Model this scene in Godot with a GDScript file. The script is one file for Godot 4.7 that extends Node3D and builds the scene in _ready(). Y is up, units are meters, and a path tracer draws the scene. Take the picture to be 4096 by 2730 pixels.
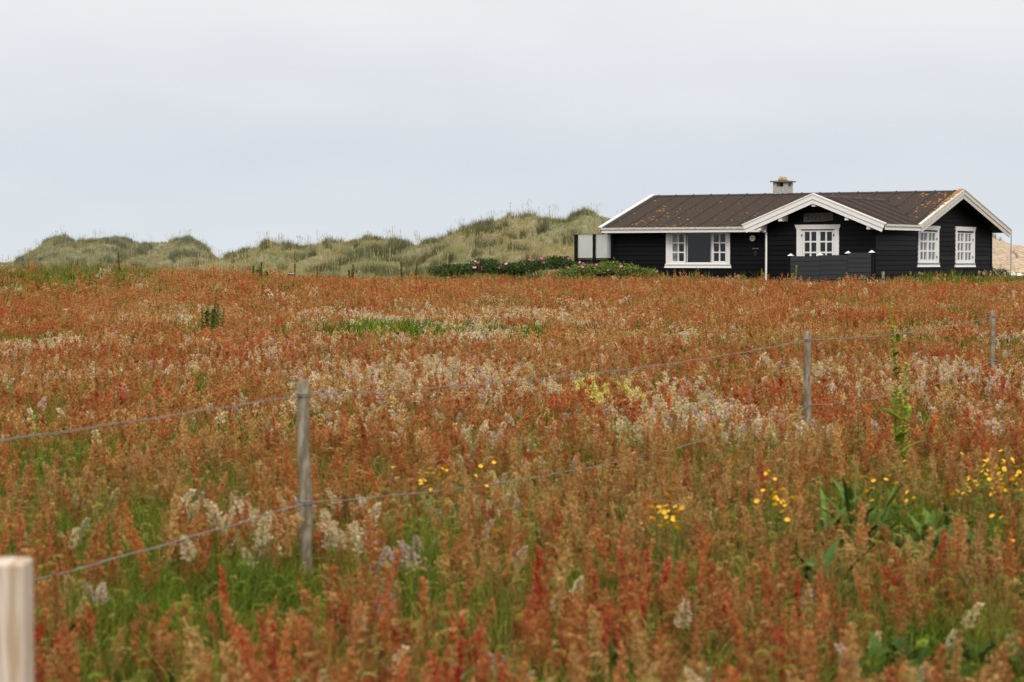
extends Node3D
# A black wooden summer house in a field of red sorrel, with grassy dunes behind it.
# Pixel numbers below are those of the 4096 x 2730 photograph; they only give directions.

const FOCAL := 9118.0
const HORIZON := 1043.8
const EYE := 1.6
const HOUSE_Y := 0.695
const HOUSE_AT := Vector3(3.808, HOUSE_Y, -98.0)
const HOUSE_TURN := -0.5399
# house, in metres: u runs along the ridge, v away from the long front, h above its ground
const RL := 14.455
const RW := 4.926
const RW2 := 5.964
const RG := 2.934
const RP := 3.816
const EAVE := 2.30
const RIDGE := 3.807
const CROSS := 3.456
const EAVE_BACK := 2.213
const WALL_RIGHT := 13.825
const WALL_LEFT := 0.06
const WALL_FRONT := 0.55
const WALL_CROSS := -3.166
const WALL_BACK := 10.31
const CROSS_LEFT := 9.217

var rng := RandomNumberGenerator.new()
var taken := {}
var n_tone := FastNoiseLite.new()
var n_pale := FastNoiseLite.new()
var n_green := FastNoiseLite.new()
var n_bump := FastNoiseLite.new()
var n_fine := FastNoiseLite.new()
var n_clump := FastNoiseLite.new()
var M := {}
var crest: Array = []
var crest_left: Array = []

func _ready() -> void:
	rng.seed = 7
	set_up_camera()
	set_up_sky()
	for pair in [[n_tone, 0.16, 11], [n_pale, 0.22, 23], [n_green, 0.19, 37], [n_bump, 0.09, 41], [n_fine, 0.5, 53], [n_clump, 1.35, 67]]:
		pair[0].noise_type = FastNoiseLite.TYPE_SIMPLEX_SMOOTH
		pair[0].frequency = pair[1]
		pair[0].seed = pair[2]
		pair[0].fractal_octaves = 3
	make_materials()
	make_dune_lines()
	build_ground()
	build_dunes()
	build_house()
	build_windscreen()
	build_board_fence()
	build_wall_things()
	build_wire_fence()
	build_posts()
	build_debris()
	build_roses()
	build_docks()
	build_leafy_plants()
	build_buttercups()
	build_field()
	build_marram()

# ---------------------------------------------------------------- camera, sky, sun

func set_up_camera() -> void:
	var cam := Camera3D.new()
	cam.name = "camera"
	add_child(cam)
	var lens := CameraAttributesPhysical.new()
	lens.frustum_focal_length = 80.15
	lens.frustum_focus_distance = 60.0
	lens.exposure_aperture = 5.6
	lens.frustum_near = 0.1
	lens.frustum_far = 4000.0
	cam.attributes = lens
	cam.keep_aspect = Camera3D.KEEP_HEIGHT
	cam.fov = rad_to_deg(2.0 * atan(1365.0 / FOCAL))
	cam.near = 0.1
	cam.far = 4000.0
	cam.position = Vector3(0, EYE, 0)
	cam.rotation.x = -atan((1365.0 - HORIZON) / FOCAL)
	cam.current = true

func set_up_sky() -> void:
	var w := 2048
	var h := 1024
	var cloud := FastNoiseLite.new()
	cloud.seed = 5
	cloud.noise_type = FastNoiseLite.TYPE_SIMPLEX_SMOOTH
	cloud.frequency = 1.0
	cloud.fractal_octaves = 4
	var keys := [[0.0, Vector3(0.645, 0.69, 0.725)], [1.2, Vector3(0.625, 0.675, 0.72)], [2.6, Vector3(0.615, 0.655, 0.705)], [4.2, Vector3(0.665, 0.69, 0.74)], [6.6, Vector3(0.75, 0.755, 0.785)], [20.0, Vector3(0.96, 0.96, 0.98)], [50.0, Vector3(1.45, 1.45, 1.46)], [90.0, Vector3(1.85, 1.85, 1.86)]]
	var data := PackedFloat32Array()
	data.resize(w * h * 3)
	for j in h:
		var el := 90.0 - (j + 0.5) / h * 180.0
		var c := Vector3(0.645, 0.695, 0.735)
		if el > 0.0:
			for k in keys.size() - 1:
				if el >= keys[k][0] and el <= keys[k + 1][0]:
					var t: float = (el - keys[k][0]) / (keys[k + 1][0] - keys[k][0])
					t = t * t * (3.0 - 2.0 * t) * 0.5 + t * 0.5
					c = (keys[k][1] as Vector3).lerp(keys[k + 1][1], t)
		for i in w:
			var f := 1.0
			if el > -2.0:
				var az := (i + 0.5) / w * TAU
				var e := deg_to_rad(el)
				f += 0.05 * cloud.get_noise_3d(cos(az) * 7.0, sin(e) * 26.0, sin(az) * 7.0)
			var o := (j * w + i) * 3
			data[o] = c.x * f
			data[o + 1] = c.y * f
			data[o + 2] = c.z * (f * 0.8 + 0.2)
	var im := Image.create_from_data(w, h, false, Image.FORMAT_RGBF, data.to_byte_array())
	var pano := PanoramaSkyMaterial.new()
	pano.panorama = ImageTexture.create_from_image(im)
	var sky := Sky.new()
	sky.sky_material = pano
	var env := Environment.new()
	env.background_mode = Environment.BG_SKY
	env.sky = sky
	env.tonemap_mode = Environment.TONE_MAPPER_LINEAR
	env.tonemap_exposure = 1.13
	env.sdfgi_enabled = true
	env.ssao_enabled = true
	env.ssil_enabled = true
	var we := WorldEnvironment.new()
	we.name = "world_environment"
	we.environment = env
	add_child(we)
	var sun := DirectionalLight3D.new()
	sun.name = "sun"
	sun.light_energy = 0.5
	sun.light_color = Color(1.0, 0.97, 0.92)
	sun.light_angular_distance = 18.0
	sun.shadow_enabled = true
	add_child(sun)
	sun.look_at_from_position(Vector3.ZERO, Vector3(-0.16, -0.62, -0.77), Vector3.UP)

# ---------------------------------------------------------------- small helpers

func numbered(called: String) -> String:
	var n: int = taken.get(called, 0)
	taken[called] = n + 1
	return called if n == 0 else "%s_%03d" % [called, n]

func tag(o: Node, label: String, category: String, group := "") -> void:
	o.set_meta("label", label)
	o.set_meta("category", category)
	if group != "":
		o.set_meta("group", group)

func thing(called: String, label: String, category: String, at := Vector3.ZERO, turn := 0.0, group := "") -> Node3D:
	var o := Node3D.new()
	o.name = numbered(called)
	add_child(o)
	o.position = at
	o.rotation.y = turn
	tag(o, label, category, group)
	return o

func part(parent: Node, called: String, mesh: Mesh, mat: Material) -> MeshInstance3D:
	var o := MeshInstance3D.new()
	o.name = called
	o.mesh = mesh
	o.material_override = mat
	parent.add_child(o, true)
	return o

func structure(called: String, mesh: Mesh, mat: Material) -> MeshInstance3D:
	var o := part(self, called, mesh, mat)
	o.set_meta("kind", "structure")
	return o

func start() -> SurfaceTool:
	var st := SurfaceTool.new()
	st.begin(Mesh.PRIMITIVE_TRIANGLES)
	return st

func done(st: SurfaceTool) -> ArrayMesh:
	st.generate_normals()
	return st.commit()

func quad(st: SurfaceTool, a: Vector3, b: Vector3, c: Vector3, d: Vector3) -> void:
	st.set_smooth_group(-1)
	for p in [a, b, c, a, c, d]:
		st.add_vertex(p)

func tri(st: SurfaceTool, a: Vector3, b: Vector3, c: Vector3) -> void:
	st.set_smooth_group(-1)
	st.add_vertex(a)
	st.add_vertex(b)
	st.add_vertex(c)

# eight corners: 0-3 one face going round, 4-7 the opposite face
func hexa(st: SurfaceTool, p: Array) -> void:
	quad(st, p[0], p[1], p[2], p[3])
	quad(st, p[7], p[6], p[5], p[4])
	for i in 4:
		var j := (i + 1) % 4
		quad(st, p[j], p[i], p[4 + i], p[4 + j])

func add_box(st: SurfaceTool, lo: Vector3, hi: Vector3) -> void:
	hexa(st, [Vector3(lo.x, lo.y, hi.z), Vector3(lo.x, hi.y, hi.z), Vector3(hi.x, hi.y, hi.z), Vector3(hi.x, lo.y, hi.z),
		Vector3(lo.x, lo.y, lo.z), Vector3(lo.x, hi.y, lo.z), Vector3(hi.x, hi.y, lo.z), Vector3(hi.x, lo.y, lo.z)])

func box_mesh(lo: Vector3, hi: Vector3) -> ArrayMesh:
	var st := start()
	add_box(st, lo, hi)
	return done(st)

# a closed slab under a polygon
func add_slab(st: SurfaceTool, pts: Array, down: Vector3) -> void:
	for i in range(1, pts.size() - 1):
		tri(st, pts[0], pts[i], pts[i + 1])
		tri(st, pts[0] + down, pts[i + 1] + down, pts[i] + down)
	for i in pts.size():
		var j := (i + 1) % pts.size()
		quad(st, pts[i], pts[i] + down, pts[j] + down, pts[j])

func add_tube(st: SurfaceTool, path: Array, radii: Array, sides := 8, cap := true) -> void:
	var rings := []
	for i in path.size():
		var dir: Vector3 = (path[min(i + 1, path.size() - 1)] - path[max(i - 1, 0)]).normalized()
		var side := dir.cross(Vector3.FORWARD if absf(dir.dot(Vector3.FORWARD)) < 0.9 else Vector3.RIGHT).normalized()
		var up := side.cross(dir)
		var ring := []
		for k in sides:
			var a := TAU * k / sides
			ring.append(path[i] + (side * cos(a) + up * sin(a)) * radii[i])
		rings.append(ring)
	st.set_smooth_group(1)
	for i in path.size() - 1:
		for k in sides:
			var l := (k + 1) % sides
			for p in [rings[i][k], rings[i][l], rings[i + 1][l], rings[i][k], rings[i + 1][l], rings[i + 1][k]]:
				st.add_vertex(p)
	st.set_smooth_group(-1)
	if cap:
		for e in [0, path.size() - 1]:
			for k in sides:
				st.add_vertex(path[e])
				st.add_vertex(rings[e][k])
				st.add_vertex(rings[e][(k + 1) % sides])

func noise_image(size: int, freq: float, nseed: int, low: Color, high: Color, contrast := 1.0, stretch := 1.0) -> ImageTexture:
	var f := FastNoiseLite.new()
	f.seed = nseed
	f.frequency = freq
	f.fractal_octaves = 5
	f.noise_type = FastNoiseLite.TYPE_SIMPLEX_SMOOTH
	var im := Image.create(size, size, false, Image.FORMAT_RGB8)
	var r := RandomNumberGenerator.new()
	r.seed = nseed
	for y in size:
		for x in size:
			var a := TAU * x / size
			var b := TAU * y / size
			var k := size / TAU
			# a torus in four dimensions is not offered: blend two shifted reads so that the edges meet
			var tx := float(x) / size
			var ty := float(y) / size
			var v00 := f.get_noise_2d(x, y * stretch)
			var v10 := f.get_noise_2d(x - size, y * stretch)
			var v01 := f.get_noise_2d(x, (y - size) * stretch)
			var v11 := f.get_noise_2d(x - size, (y - size) * stretch)
			var v: float = lerpf(lerpf(v00, v10, tx), lerpf(v01, v11, tx), ty)
			v = clampf(0.5 + v * contrast + r.randf_range(-0.08, 0.08), 0.0, 1.0)
			im.set_pixel(x, y, low.lerp(high, v))
	im.generate_mipmaps()
	return ImageTexture.create_from_image(im)

func lin(r: float, g: float, b: float) -> Color:
	return Color(r, g, b).linear_to_srgb()

func surface(tex: Texture2D, per_metre: Vector3, rough: float, world := false, tint := Color.WHITE) -> StandardMaterial3D:
	var m := StandardMaterial3D.new()
	m.albedo_color = tint
	m.albedo_texture = tex
	m.uv1_triplanar = true
	m.uv1_world_triplanar = world
	m.uv1_scale = per_metre
	m.roughness = rough
	return m

func plain(c: Color, rough: float, metal := 0.0) -> StandardMaterial3D:
	var m := StandardMaterial3D.new()
	m.albedo_color = c
	m.roughness = rough
	m.metallic = metal
	return m

func make_materials() -> void:
	var black_tex := noise_image(256, 0.03, 3, lin(0.0045, 0.0046, 0.0055), lin(0.011, 0.011, 0.012), 0.9, 6.0)
	M.black = surface(black_tex, Vector3(0.7, 0.7, 0.7), 0.7)
	M.black_b = surface(black_tex, Vector3(0.9, 0.9, 0.9), 0.55, false, lin(0.55, 0.55, 0.58))
	M.black_c = surface(black_tex, Vector3(0.6, 0.6, 0.6), 0.66, false, lin(0.92, 0.9, 0.88))
	for k in [M.black, M.black_b, M.black_c]:
		k.metallic_specular = 0.22
	M.fence_black = surface(noise_image(256, 0.03, 9, lin(0.013, 0.013, 0.0145), lin(0.022, 0.022, 0.024), 0.9, 6.0), Vector3(0.7, 0.7, 0.7), 0.7)
	M.white = surface(noise_image(256, 0.02, 4, lin(0.76, 0.73, 0.685), lin(0.84, 0.82, 0.785), 0.8, 4.0), Vector3(0.8, 0.8, 0.8), 0.5)
	M.white_worn = surface(noise_image(256, 0.045, 14, lin(0.44, 0.38, 0.31), lin(0.74, 0.71, 0.66), 2.2, 3.0), Vector3(0.6, 0.6, 0.6), 0.6)
	M.sash = surface(noise_image(128, 0.03, 16, lin(0.76, 0.75, 0.73), lin(0.83, 0.82, 0.80), 0.6), Vector3(1, 1, 1), 0.4)
	M.felt = surface(noise_image(512, 0.035, 5, lin(0.040, 0.029, 0.0225), lin(0.080, 0.061, 0.048), 1.5), Vector3(0.35, 0.35, 0.35), 1.0)
	M.felt.metallic_specular = 0.1
	M.felt_seam = surface(noise_image(256, 0.05, 6, lin(0.02, 0.0145, 0.012), lin(0.04, 0.03, 0.025), 1.0), Vector3(0.5, 0.5, 0.5), 0.95)
	M.lichen = surface(noise_image(128, 0.08, 8, lin(0.24, 0.095, 0.016), lin(0.42, 0.20, 0.04), 1.4), Vector3(3, 3, 3), 0.95)
	M.sill = plain(lin(0.24, 0.23, 0.235), 0.6)
	M.inside = plain(lin(0.11, 0.095, 0.075), 0.9)
	M.blind = plain(lin(0.07, 0.066, 0.06), 0.95)
	M.curtain = plain(lin(0.62, 0.62, 0.60), 0.95)
	M.curtain.backlight = Color(0.5, 0.5, 0.5)
	M.glass = StandardMaterial3D.new()
	M.glass.transparency = BaseMaterial3D.TRANSPARENCY_ALPHA
	M.glass.albedo_color = Color(0.3, 0.32, 0.33, 0.06)
	M.glass.roughness = 0.02
	M.frosted = plain(lin(0.86, 0.86, 0.82), 0.55)
	M.frosted.albedo_color.a = 0.12
	M.frosted.refraction_enabled = true
	M.frosted.refraction_scale = 0.05
	M.concrete = surface(noise_image(256, 0.04, 12, lin(0.30, 0.275, 0.235), lin(0.50, 0.475, 0.43), 1.2), Vector3(0.8, 0.8, 0.8), 0.9)
	M.slab_lichen = surface(noise_image(128, 0.06, 13, lin(0.12, 0.11, 0.08), lin(0.30, 0.22, 0.09), 1.4), Vector3(1.6, 1.6, 1.6), 0.95)
	M.stone = surface(noise_image(128, 0.03, 17, lin(0.26, 0.18, 0.09), lin(0.46, 0.36, 0.24), 1.5), Vector3(1.5, 1.5, 1.5), 0.9)
	M.soot = plain(lin(0.02, 0.018, 0.016), 0.95)
	M.old_wood = surface(noise_image(256, 0.02, 18, lin(0.11, 0.082, 0.048), lin(0.34, 0.30, 0.225), 2.2, 0.3), Vector3(3, 3, 3), 0.9)
	M.name_wood = surface(noise_image(256, 0.02, 19, lin(0.062, 0.047, 0.037), lin(0.12, 0.098, 0.078), 1.4, 6.0), Vector3(1, 1, 1), 0.85)
	M.letter = plain(lin(0.016, 0.012, 0.01), 0.8)
	M.post_wood = surface(noise_image(256, 0.03, 20, lin(0.40, 0.29, 0.18), lin(0.66, 0.56, 0.50), 2.2, 0.05), Vector3(5, 5, 5), 0.7)
	M.wire = plain(lin(0.21, 0.19, 0.16), 0.6, 0.1)
	M.lamp = plain(lin(0.60, 0.53, 0.34), 0.35)
	M.lamp_back = plain(lin(0.10, 0.085, 0.045), 0.5)
	M.dark = plain(lin(0.012, 0.012, 0.014), 0.5)
	M.iron = plain(lin(0.045, 0.045, 0.048), 0.5)
	M.plate = plain(lin(0.10, 0.10, 0.10), 0.45)
	M.soil = surface(noise_image(512, 0.02, 21, lin(0.035, 0.032, 0.014), lin(0.095, 0.075, 0.032), 1.3), Vector3(0.25, 0.25, 0.25), 1.0, true)
	M.dune_soil = surface(noise_image(512, 0.02, 22, lin(0.13, 0.12, 0.06), lin(0.24, 0.21, 0.11), 1.2), Vector3(0.12, 0.12, 0.12), 1.0, true)
	M.sand = surface(noise_image(512, 0.03, 24, lin(0.24, 0.165, 0.10), lin(0.52, 0.40, 0.28), 1.9, 2.2), Vector3(0.16, 0.16, 0.16), 1.0, true)
	M.board_new = surface(noise_image(128, 0.03, 25, lin(0.42, 0.28, 0.15), lin(0.60, 0.45, 0.28), 1.0, 4.0), Vector3(1, 1, 1), 0.8)
	M.board_old = surface(noise_image(128, 0.03, 26, lin(0.20, 0.11, 0.06), lin(0.34, 0.2, 0.12), 1.0, 4.0), Vector3(1, 1, 1), 0.8)
	M.sheet = plain(lin(0.72, 0.71, 0.70), 0.6)
	M.plant = StandardMaterial3D.new()
	M.plant.vertex_color_use_as_albedo = true
	M.plant.roughness = 0.75
	M.plant.metallic_specular = 0.12
	M.plant.backlight = Color(0.32, 0.32, 0.32)
	M.leaf = StandardMaterial3D.new()
	M.leaf.vertex_color_use_as_albedo = true
	M.leaf.roughness = 0.8
	M.leaf.metallic_specular = 0.15
	M.leaf.backlight = Color(0.35, 0.35, 0.35)
	M.petal = StandardMaterial3D.new()
	M.petal.vertex_color_use_as_albedo = true
	M.petal.roughness = 0.5
	M.petal.backlight = Color(0.3, 0.3, 0.3)

# ---------------------------------------------------------------- terrain

func ground_y(x: float, d: float) -> float:
	var y := 0.40 * smoothstep(28.0, 86.0, d) + 0.29 * smoothstep(84.0, 94.0, d + smoothstep(12.0, 16.0, x) * 4.0) * smoothstep(-7.0, 0.0, x)
	y += 0.72 * exp(-pow((x + 14.5) / 6.5, 2.0) - pow((d - 73.0) / 13.0, 2.0))
	var near := smoothstep(12.0, 40.0, d) * (1.0 - smoothstep(78.0, 90.0, d) * (1.0 if x > 0.0 else 0.3))
	y += n_bump.get_noise_2d(x, d) * (0.05 + 0.1 * near)
	return y

# where the direction of a pixel meets a surface `above` metres over the ground
func spot(px: float, py: float, above := 0.0) -> Vector3:
	var d := 20.0
	for i in 40:
		var x := (px - 2048.0) / FOCAL * d
		var drop := EYE - ground_y(x, d) - above
		var want := maxf(drop, 0.05) * FOCAL / maxf(py - HORIZON, 4.0)
		d = lerpf(d, clampf(want, 3.0, 110.0), 0.35)
	var xx := (px - 2048.0) / FOCAL * d
	return Vector3(xx, ground_y(xx, d), -d)

func on_ground(px: float, d: float) -> Vector3:
	var x := (px - 2048.0) / FOCAL * d
	return Vector3(x, ground_y(x, d), -d)

func grid_mesh(xs: Array, ds: Array, height: Callable) -> ArrayMesh:
	var st := start()
	st.set_smooth_group(1)
	for d in ds:
		for x in xs:
			st.add_vertex(Vector3(x, height.call(x, d), -d))
	var n := xs.size()
	for j in ds.size() - 1:
		for i in n - 1:
			var a := j * n + i
			for k in [a, a + n, a + n + 1, a, a + n + 1, a + 1]:
				st.add_index(k)
	st.generate_normals()
	return st.commit()

func build_ground() -> void:
	var xs := []
	var x := -1500.0
	while x < 1500.0:
		xs.append(x)
		x += 1.0 if absf(x) < 45.0 else (5.0 if absf(x) < 120.0 else 70.0)
	var ds := []
	var d := -60.0
	while d < 3000.0:
		ds.append(d)
		d += 1.0 if d > 0.0 and d < 125.0 else (8.0 if d < 260.0 else 120.0)
	structure("ground", grid_mesh(xs, ds, func(a: float, b: float) -> float: return ground_y(a, b) - (0.0 if b < 300.0 else 1.0)), M.soil)

func make_dune_lines() -> void:
	# [pixel column, pixel row of the grassy skyline, distance of the crest]
	crest_left = [[-400, 1042, 186], [-120, 1046, 186], [20, 1052, 186], [90, 1030, 186], [150, 988, 187], [190, 962, 188], [235, 950, 188], [262, 941, 189], [305, 966, 189], [345, 955, 190], [410, 944, 190], [470, 953, 191], [560, 976, 191], [640, 968, 190], [700, 957, 189], [760, 951, 188], [800, 966, 187], [840, 1000, 186], [890, 1046, 186], [1000, 1060, 186]]
	crest = [[700, 1075, 160], [885, 1046, 158], [960, 1018, 156], [1020, 988, 154], [1070, 970, 152], [1130, 986, 150], [1200, 990, 148], [1290, 963, 146], [1360, 963, 144], [1440, 948, 142], [1500, 957, 141], [1600, 986, 140], [1680, 986, 139], [1760, 962, 138], [1850, 908, 136], [1950, 884, 135], [2020, 852, 134], [2090, 858, 134], [2180, 873, 134], [2260, 873, 133], [2330, 860, 132], [2400, 872, 132], [2460, 885, 132], [2600, 900, 133], [2800, 910, 134], [3000, 960, 136], [3300, 1030, 138]]

func crest_at(line: Array, px: float) -> Vector2:
	for k in line.size() - 1:
		if px >= line[k][0] and px <= line[k + 1][0]:
			var t: float = (px - line[k][0]) / (line[k + 1][0] - line[k][0])
			return Vector2(lerpf(line[k][1], line[k + 1][1], t), lerpf(line[k][2], line[k + 1][2], t))
	return Vector2(1120, 150)

func dune_y(line: Array, x: float, d: float, foot: float, back: float, grass: float) -> float:
	var px := 2048.0 + FOCAL * x / d
	var c := crest_at(line, px)
	var top := EYE + (HORIZON - c.x) / FOCAL * c.y - grass
	var base := 0.45
	var t := 0.0
	if d <= c.y:
		t = clampf((d - foot) / (c.y - foot), 0.0, 1.0)
		t = 0.35 * t * t * (3.0 - 2.0 * t) + 0.65 * pow(t, 1.7)
	else:
		t = 1.0 - smoothstep(0.0, back, d - c.y)
	var y := lerpf(base, top, t)
	var hum := n_bump.get_noise_2d(x * 1.7 + 300.0, d * 1.1) * 0.55 + n_bump.get_noise_2d(x * 4.0, d * 3.0 + 90.0) * 0.22
	return y + hum * 1.3 * smoothstep(0.12, 0.6, t) * (1.0 - 0.7 * smoothstep(0.9, 1.0, t)) - 0.25 * (1.0 - smoothstep(0.0, 0.12, t))

func dune_a(x: float, d: float) -> float:
	return dune_y(crest, x, d, 97.0, 22.0, 0.24)

func dune_b(x: float, d: float) -> float:
	return dune_y(crest_left, x, d, 150.0, 20.0, 0.3)

func sand_y(x: float, d: float) -> float:
	var px := 2048.0 + FOCAL * x / d
	var top := 1.85 + 0.9 * exp(-pow((px - 3900.0) / 110.0, 2.0)) + 0.25 * exp(-pow((px - 4250.0) / 90.0, 2.0))
	var t := smoothstep(103.0, 118.0, d) * (1.0 - smoothstep(122.0, 150.0, d))
	t *= smoothstep(3500.0, 3800.0, px) * (1.0 - smoothstep(4900.0, 5600.0, px))
	return 0.45 + (top - 0.1) * t + (n_bump.get_noise_2d(x * 3.0, d * 3.0) * 0.16 + n_fine.get_noise_2d(x * 2.4, d * 3.2) * 0.22) * t

func span(a: float, b: float, step: float) -> Array:
	var r := []
	var v := a
	while v <= b:
		r.append(v)
		v += step
	return r

func build_dunes() -> void:
	structure("dune_hill", grid_mesh(span(-26.0, 24.0, 0.7), span(96.0, 172.0, 0.7), dune_a), M.dune_soil)
	structure("distant_dune_hill", grid_mesh(span(-52.0, -14.0, 0.8), span(149.0, 214.0, 0.8), dune_b), M.dune_soil)
	structure("sand_dune", grid_mesh(span(17.0, 50.0, 0.35), span(102.0, 150.0, 0.35), sand_y), M.sand)

# ---------------------------------------------------------------- house

func H(u: float, h: float, v: float) -> Vector3:
	return Vector3(u, h, -v)

# a point on a wall: `a` along it, `h` up, `o` outwards
func W(wall: String, a: float, h: float, o: float) -> Vector3:
	match wall:
		"front": return Vector3(a, h, -WALL_FRONT + o)
		"cross": return Vector3(a, h, -WALL_CROSS + o)
		"right": return Vector3(WALL_RIGHT + o, h, -a)
		"left": return Vector3(WALL_LEFT - o, h, -a)
		"cross_left": return Vector3(CROSS_LEFT - o, h, -a)
	return Vector3(a, h, -WALL_BACK - o)

func wbox(st: SurfaceTool, wall: String, a0: float, a1: float, h0: float, h1: float, o0: float, o1: float) -> void:
	hexa(st, [W(wall, a0, h0, o1), W(wall, a0, h1, o1), W(wall, a1, h1, o1), W(wall, a1, h0, o1), W(wall, a0, h0, o0), W(wall, a0, h1, o0), W(wall, a1, h1, o0), W(wall, a1, h0, o0)])

# trapezium on a wall: bottom a0..a1, top a2..a3
func wtrap(st: SurfaceTool, wall: String, a0: float, a1: float, a2: float, a3: float, h0: float, h1: float, o0: float, ob: float, ot: float) -> void:
	hexa(st, [W(wall, a0, h0, ob), W(wall, a2, h1, ot), W(wall, a3, h1, ot), W(wall, a1, h0, ob), W(wall, a0, h0, o0), W(wall, a2, h1, o0), W(wall, a3, h1, o0), W(wall, a1, h0, o0)])

func wall_core(house: Node3D, called: String, wall: String, a0: float, a1: float, top: float, holes: Array) -> MeshInstance3D:
	var st := start()
	var cuts := [a0, a1]
	for q in holes:
		cuts.append(q[0])
		cuts.append(q[1])
	cuts.sort()
	for i in cuts.size() - 1:
		if cuts[i + 1] - cuts[i] < 0.01:
			continue
		var mid: float = (cuts[i] + cuts[i + 1]) / 2.0
		var hole: Array = []
		for q in holes:
			if mid > q[0] and mid < q[1]:
				hole = q
		if hole.is_empty():
			wbox(st, wall, cuts[i], cuts[i + 1], -0.3, top, -0.12, 0.0)
		else:
			wbox(st, wall, cuts[i], cuts[i + 1], -0.3, hole[2], -0.12, 0.0)
			wbox(st, wall, cuts[i], cuts[i + 1], hole[3], top, -0.12, 0.0)
	return part(house, called, done(st), M.black)

# lap boards; `limit` gives the [from, to] of the wall at a height
func lap_boards(on: Node3D, wall: String, top: float, holes: Array, limit: Callable) -> void:
	var step := 0.195
	var row := 0
	var h := -0.04
	var mats := [M.black, M.black_b, M.black_c, M.black]
	while h < top - 0.03:
		var h1: float = h + step + 0.012
		var lo: Array = limit.call(h)
		var hi: Array = limit.call(minf(h1, top))
		if h1 > top:
			h1 = top
		if lo[1] - lo[0] > 0.05:
			var pieces := [[lo[0], lo[1], hi[0], hi[1]]]
			for q in holes:
				if h + step * 0.5 > q[2] and h + step * 0.5 < q[3]:
					var next := []
					for p in pieces:
						if q[0] >= p[1] or q[1] <= p[0]:
							next.append(p)
							continue
						if q[0] > p[0]:
							next.append([p[0], q[0], p[2], q[0]])
						if q[1] < p[1]:
							next.append([q[1], p[1], q[1], p[3]])
					pieces = next
			for p in pieces:
				var st := start()
				var wob := rng.randf_range(-0.002, 0.002)
				wtrap(st, wall, p[0] + 0.002, p[1] - 0.002, minf(p[2], p[3]) + 0.002, p[3] - 0.002, h + 0.002, h1 - 0.002, 0.001, 0.046 + wob, 0.012)
				part(on, "board", done(st), mats[rng.randi() % 4])
		h += step
		row += 1

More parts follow.
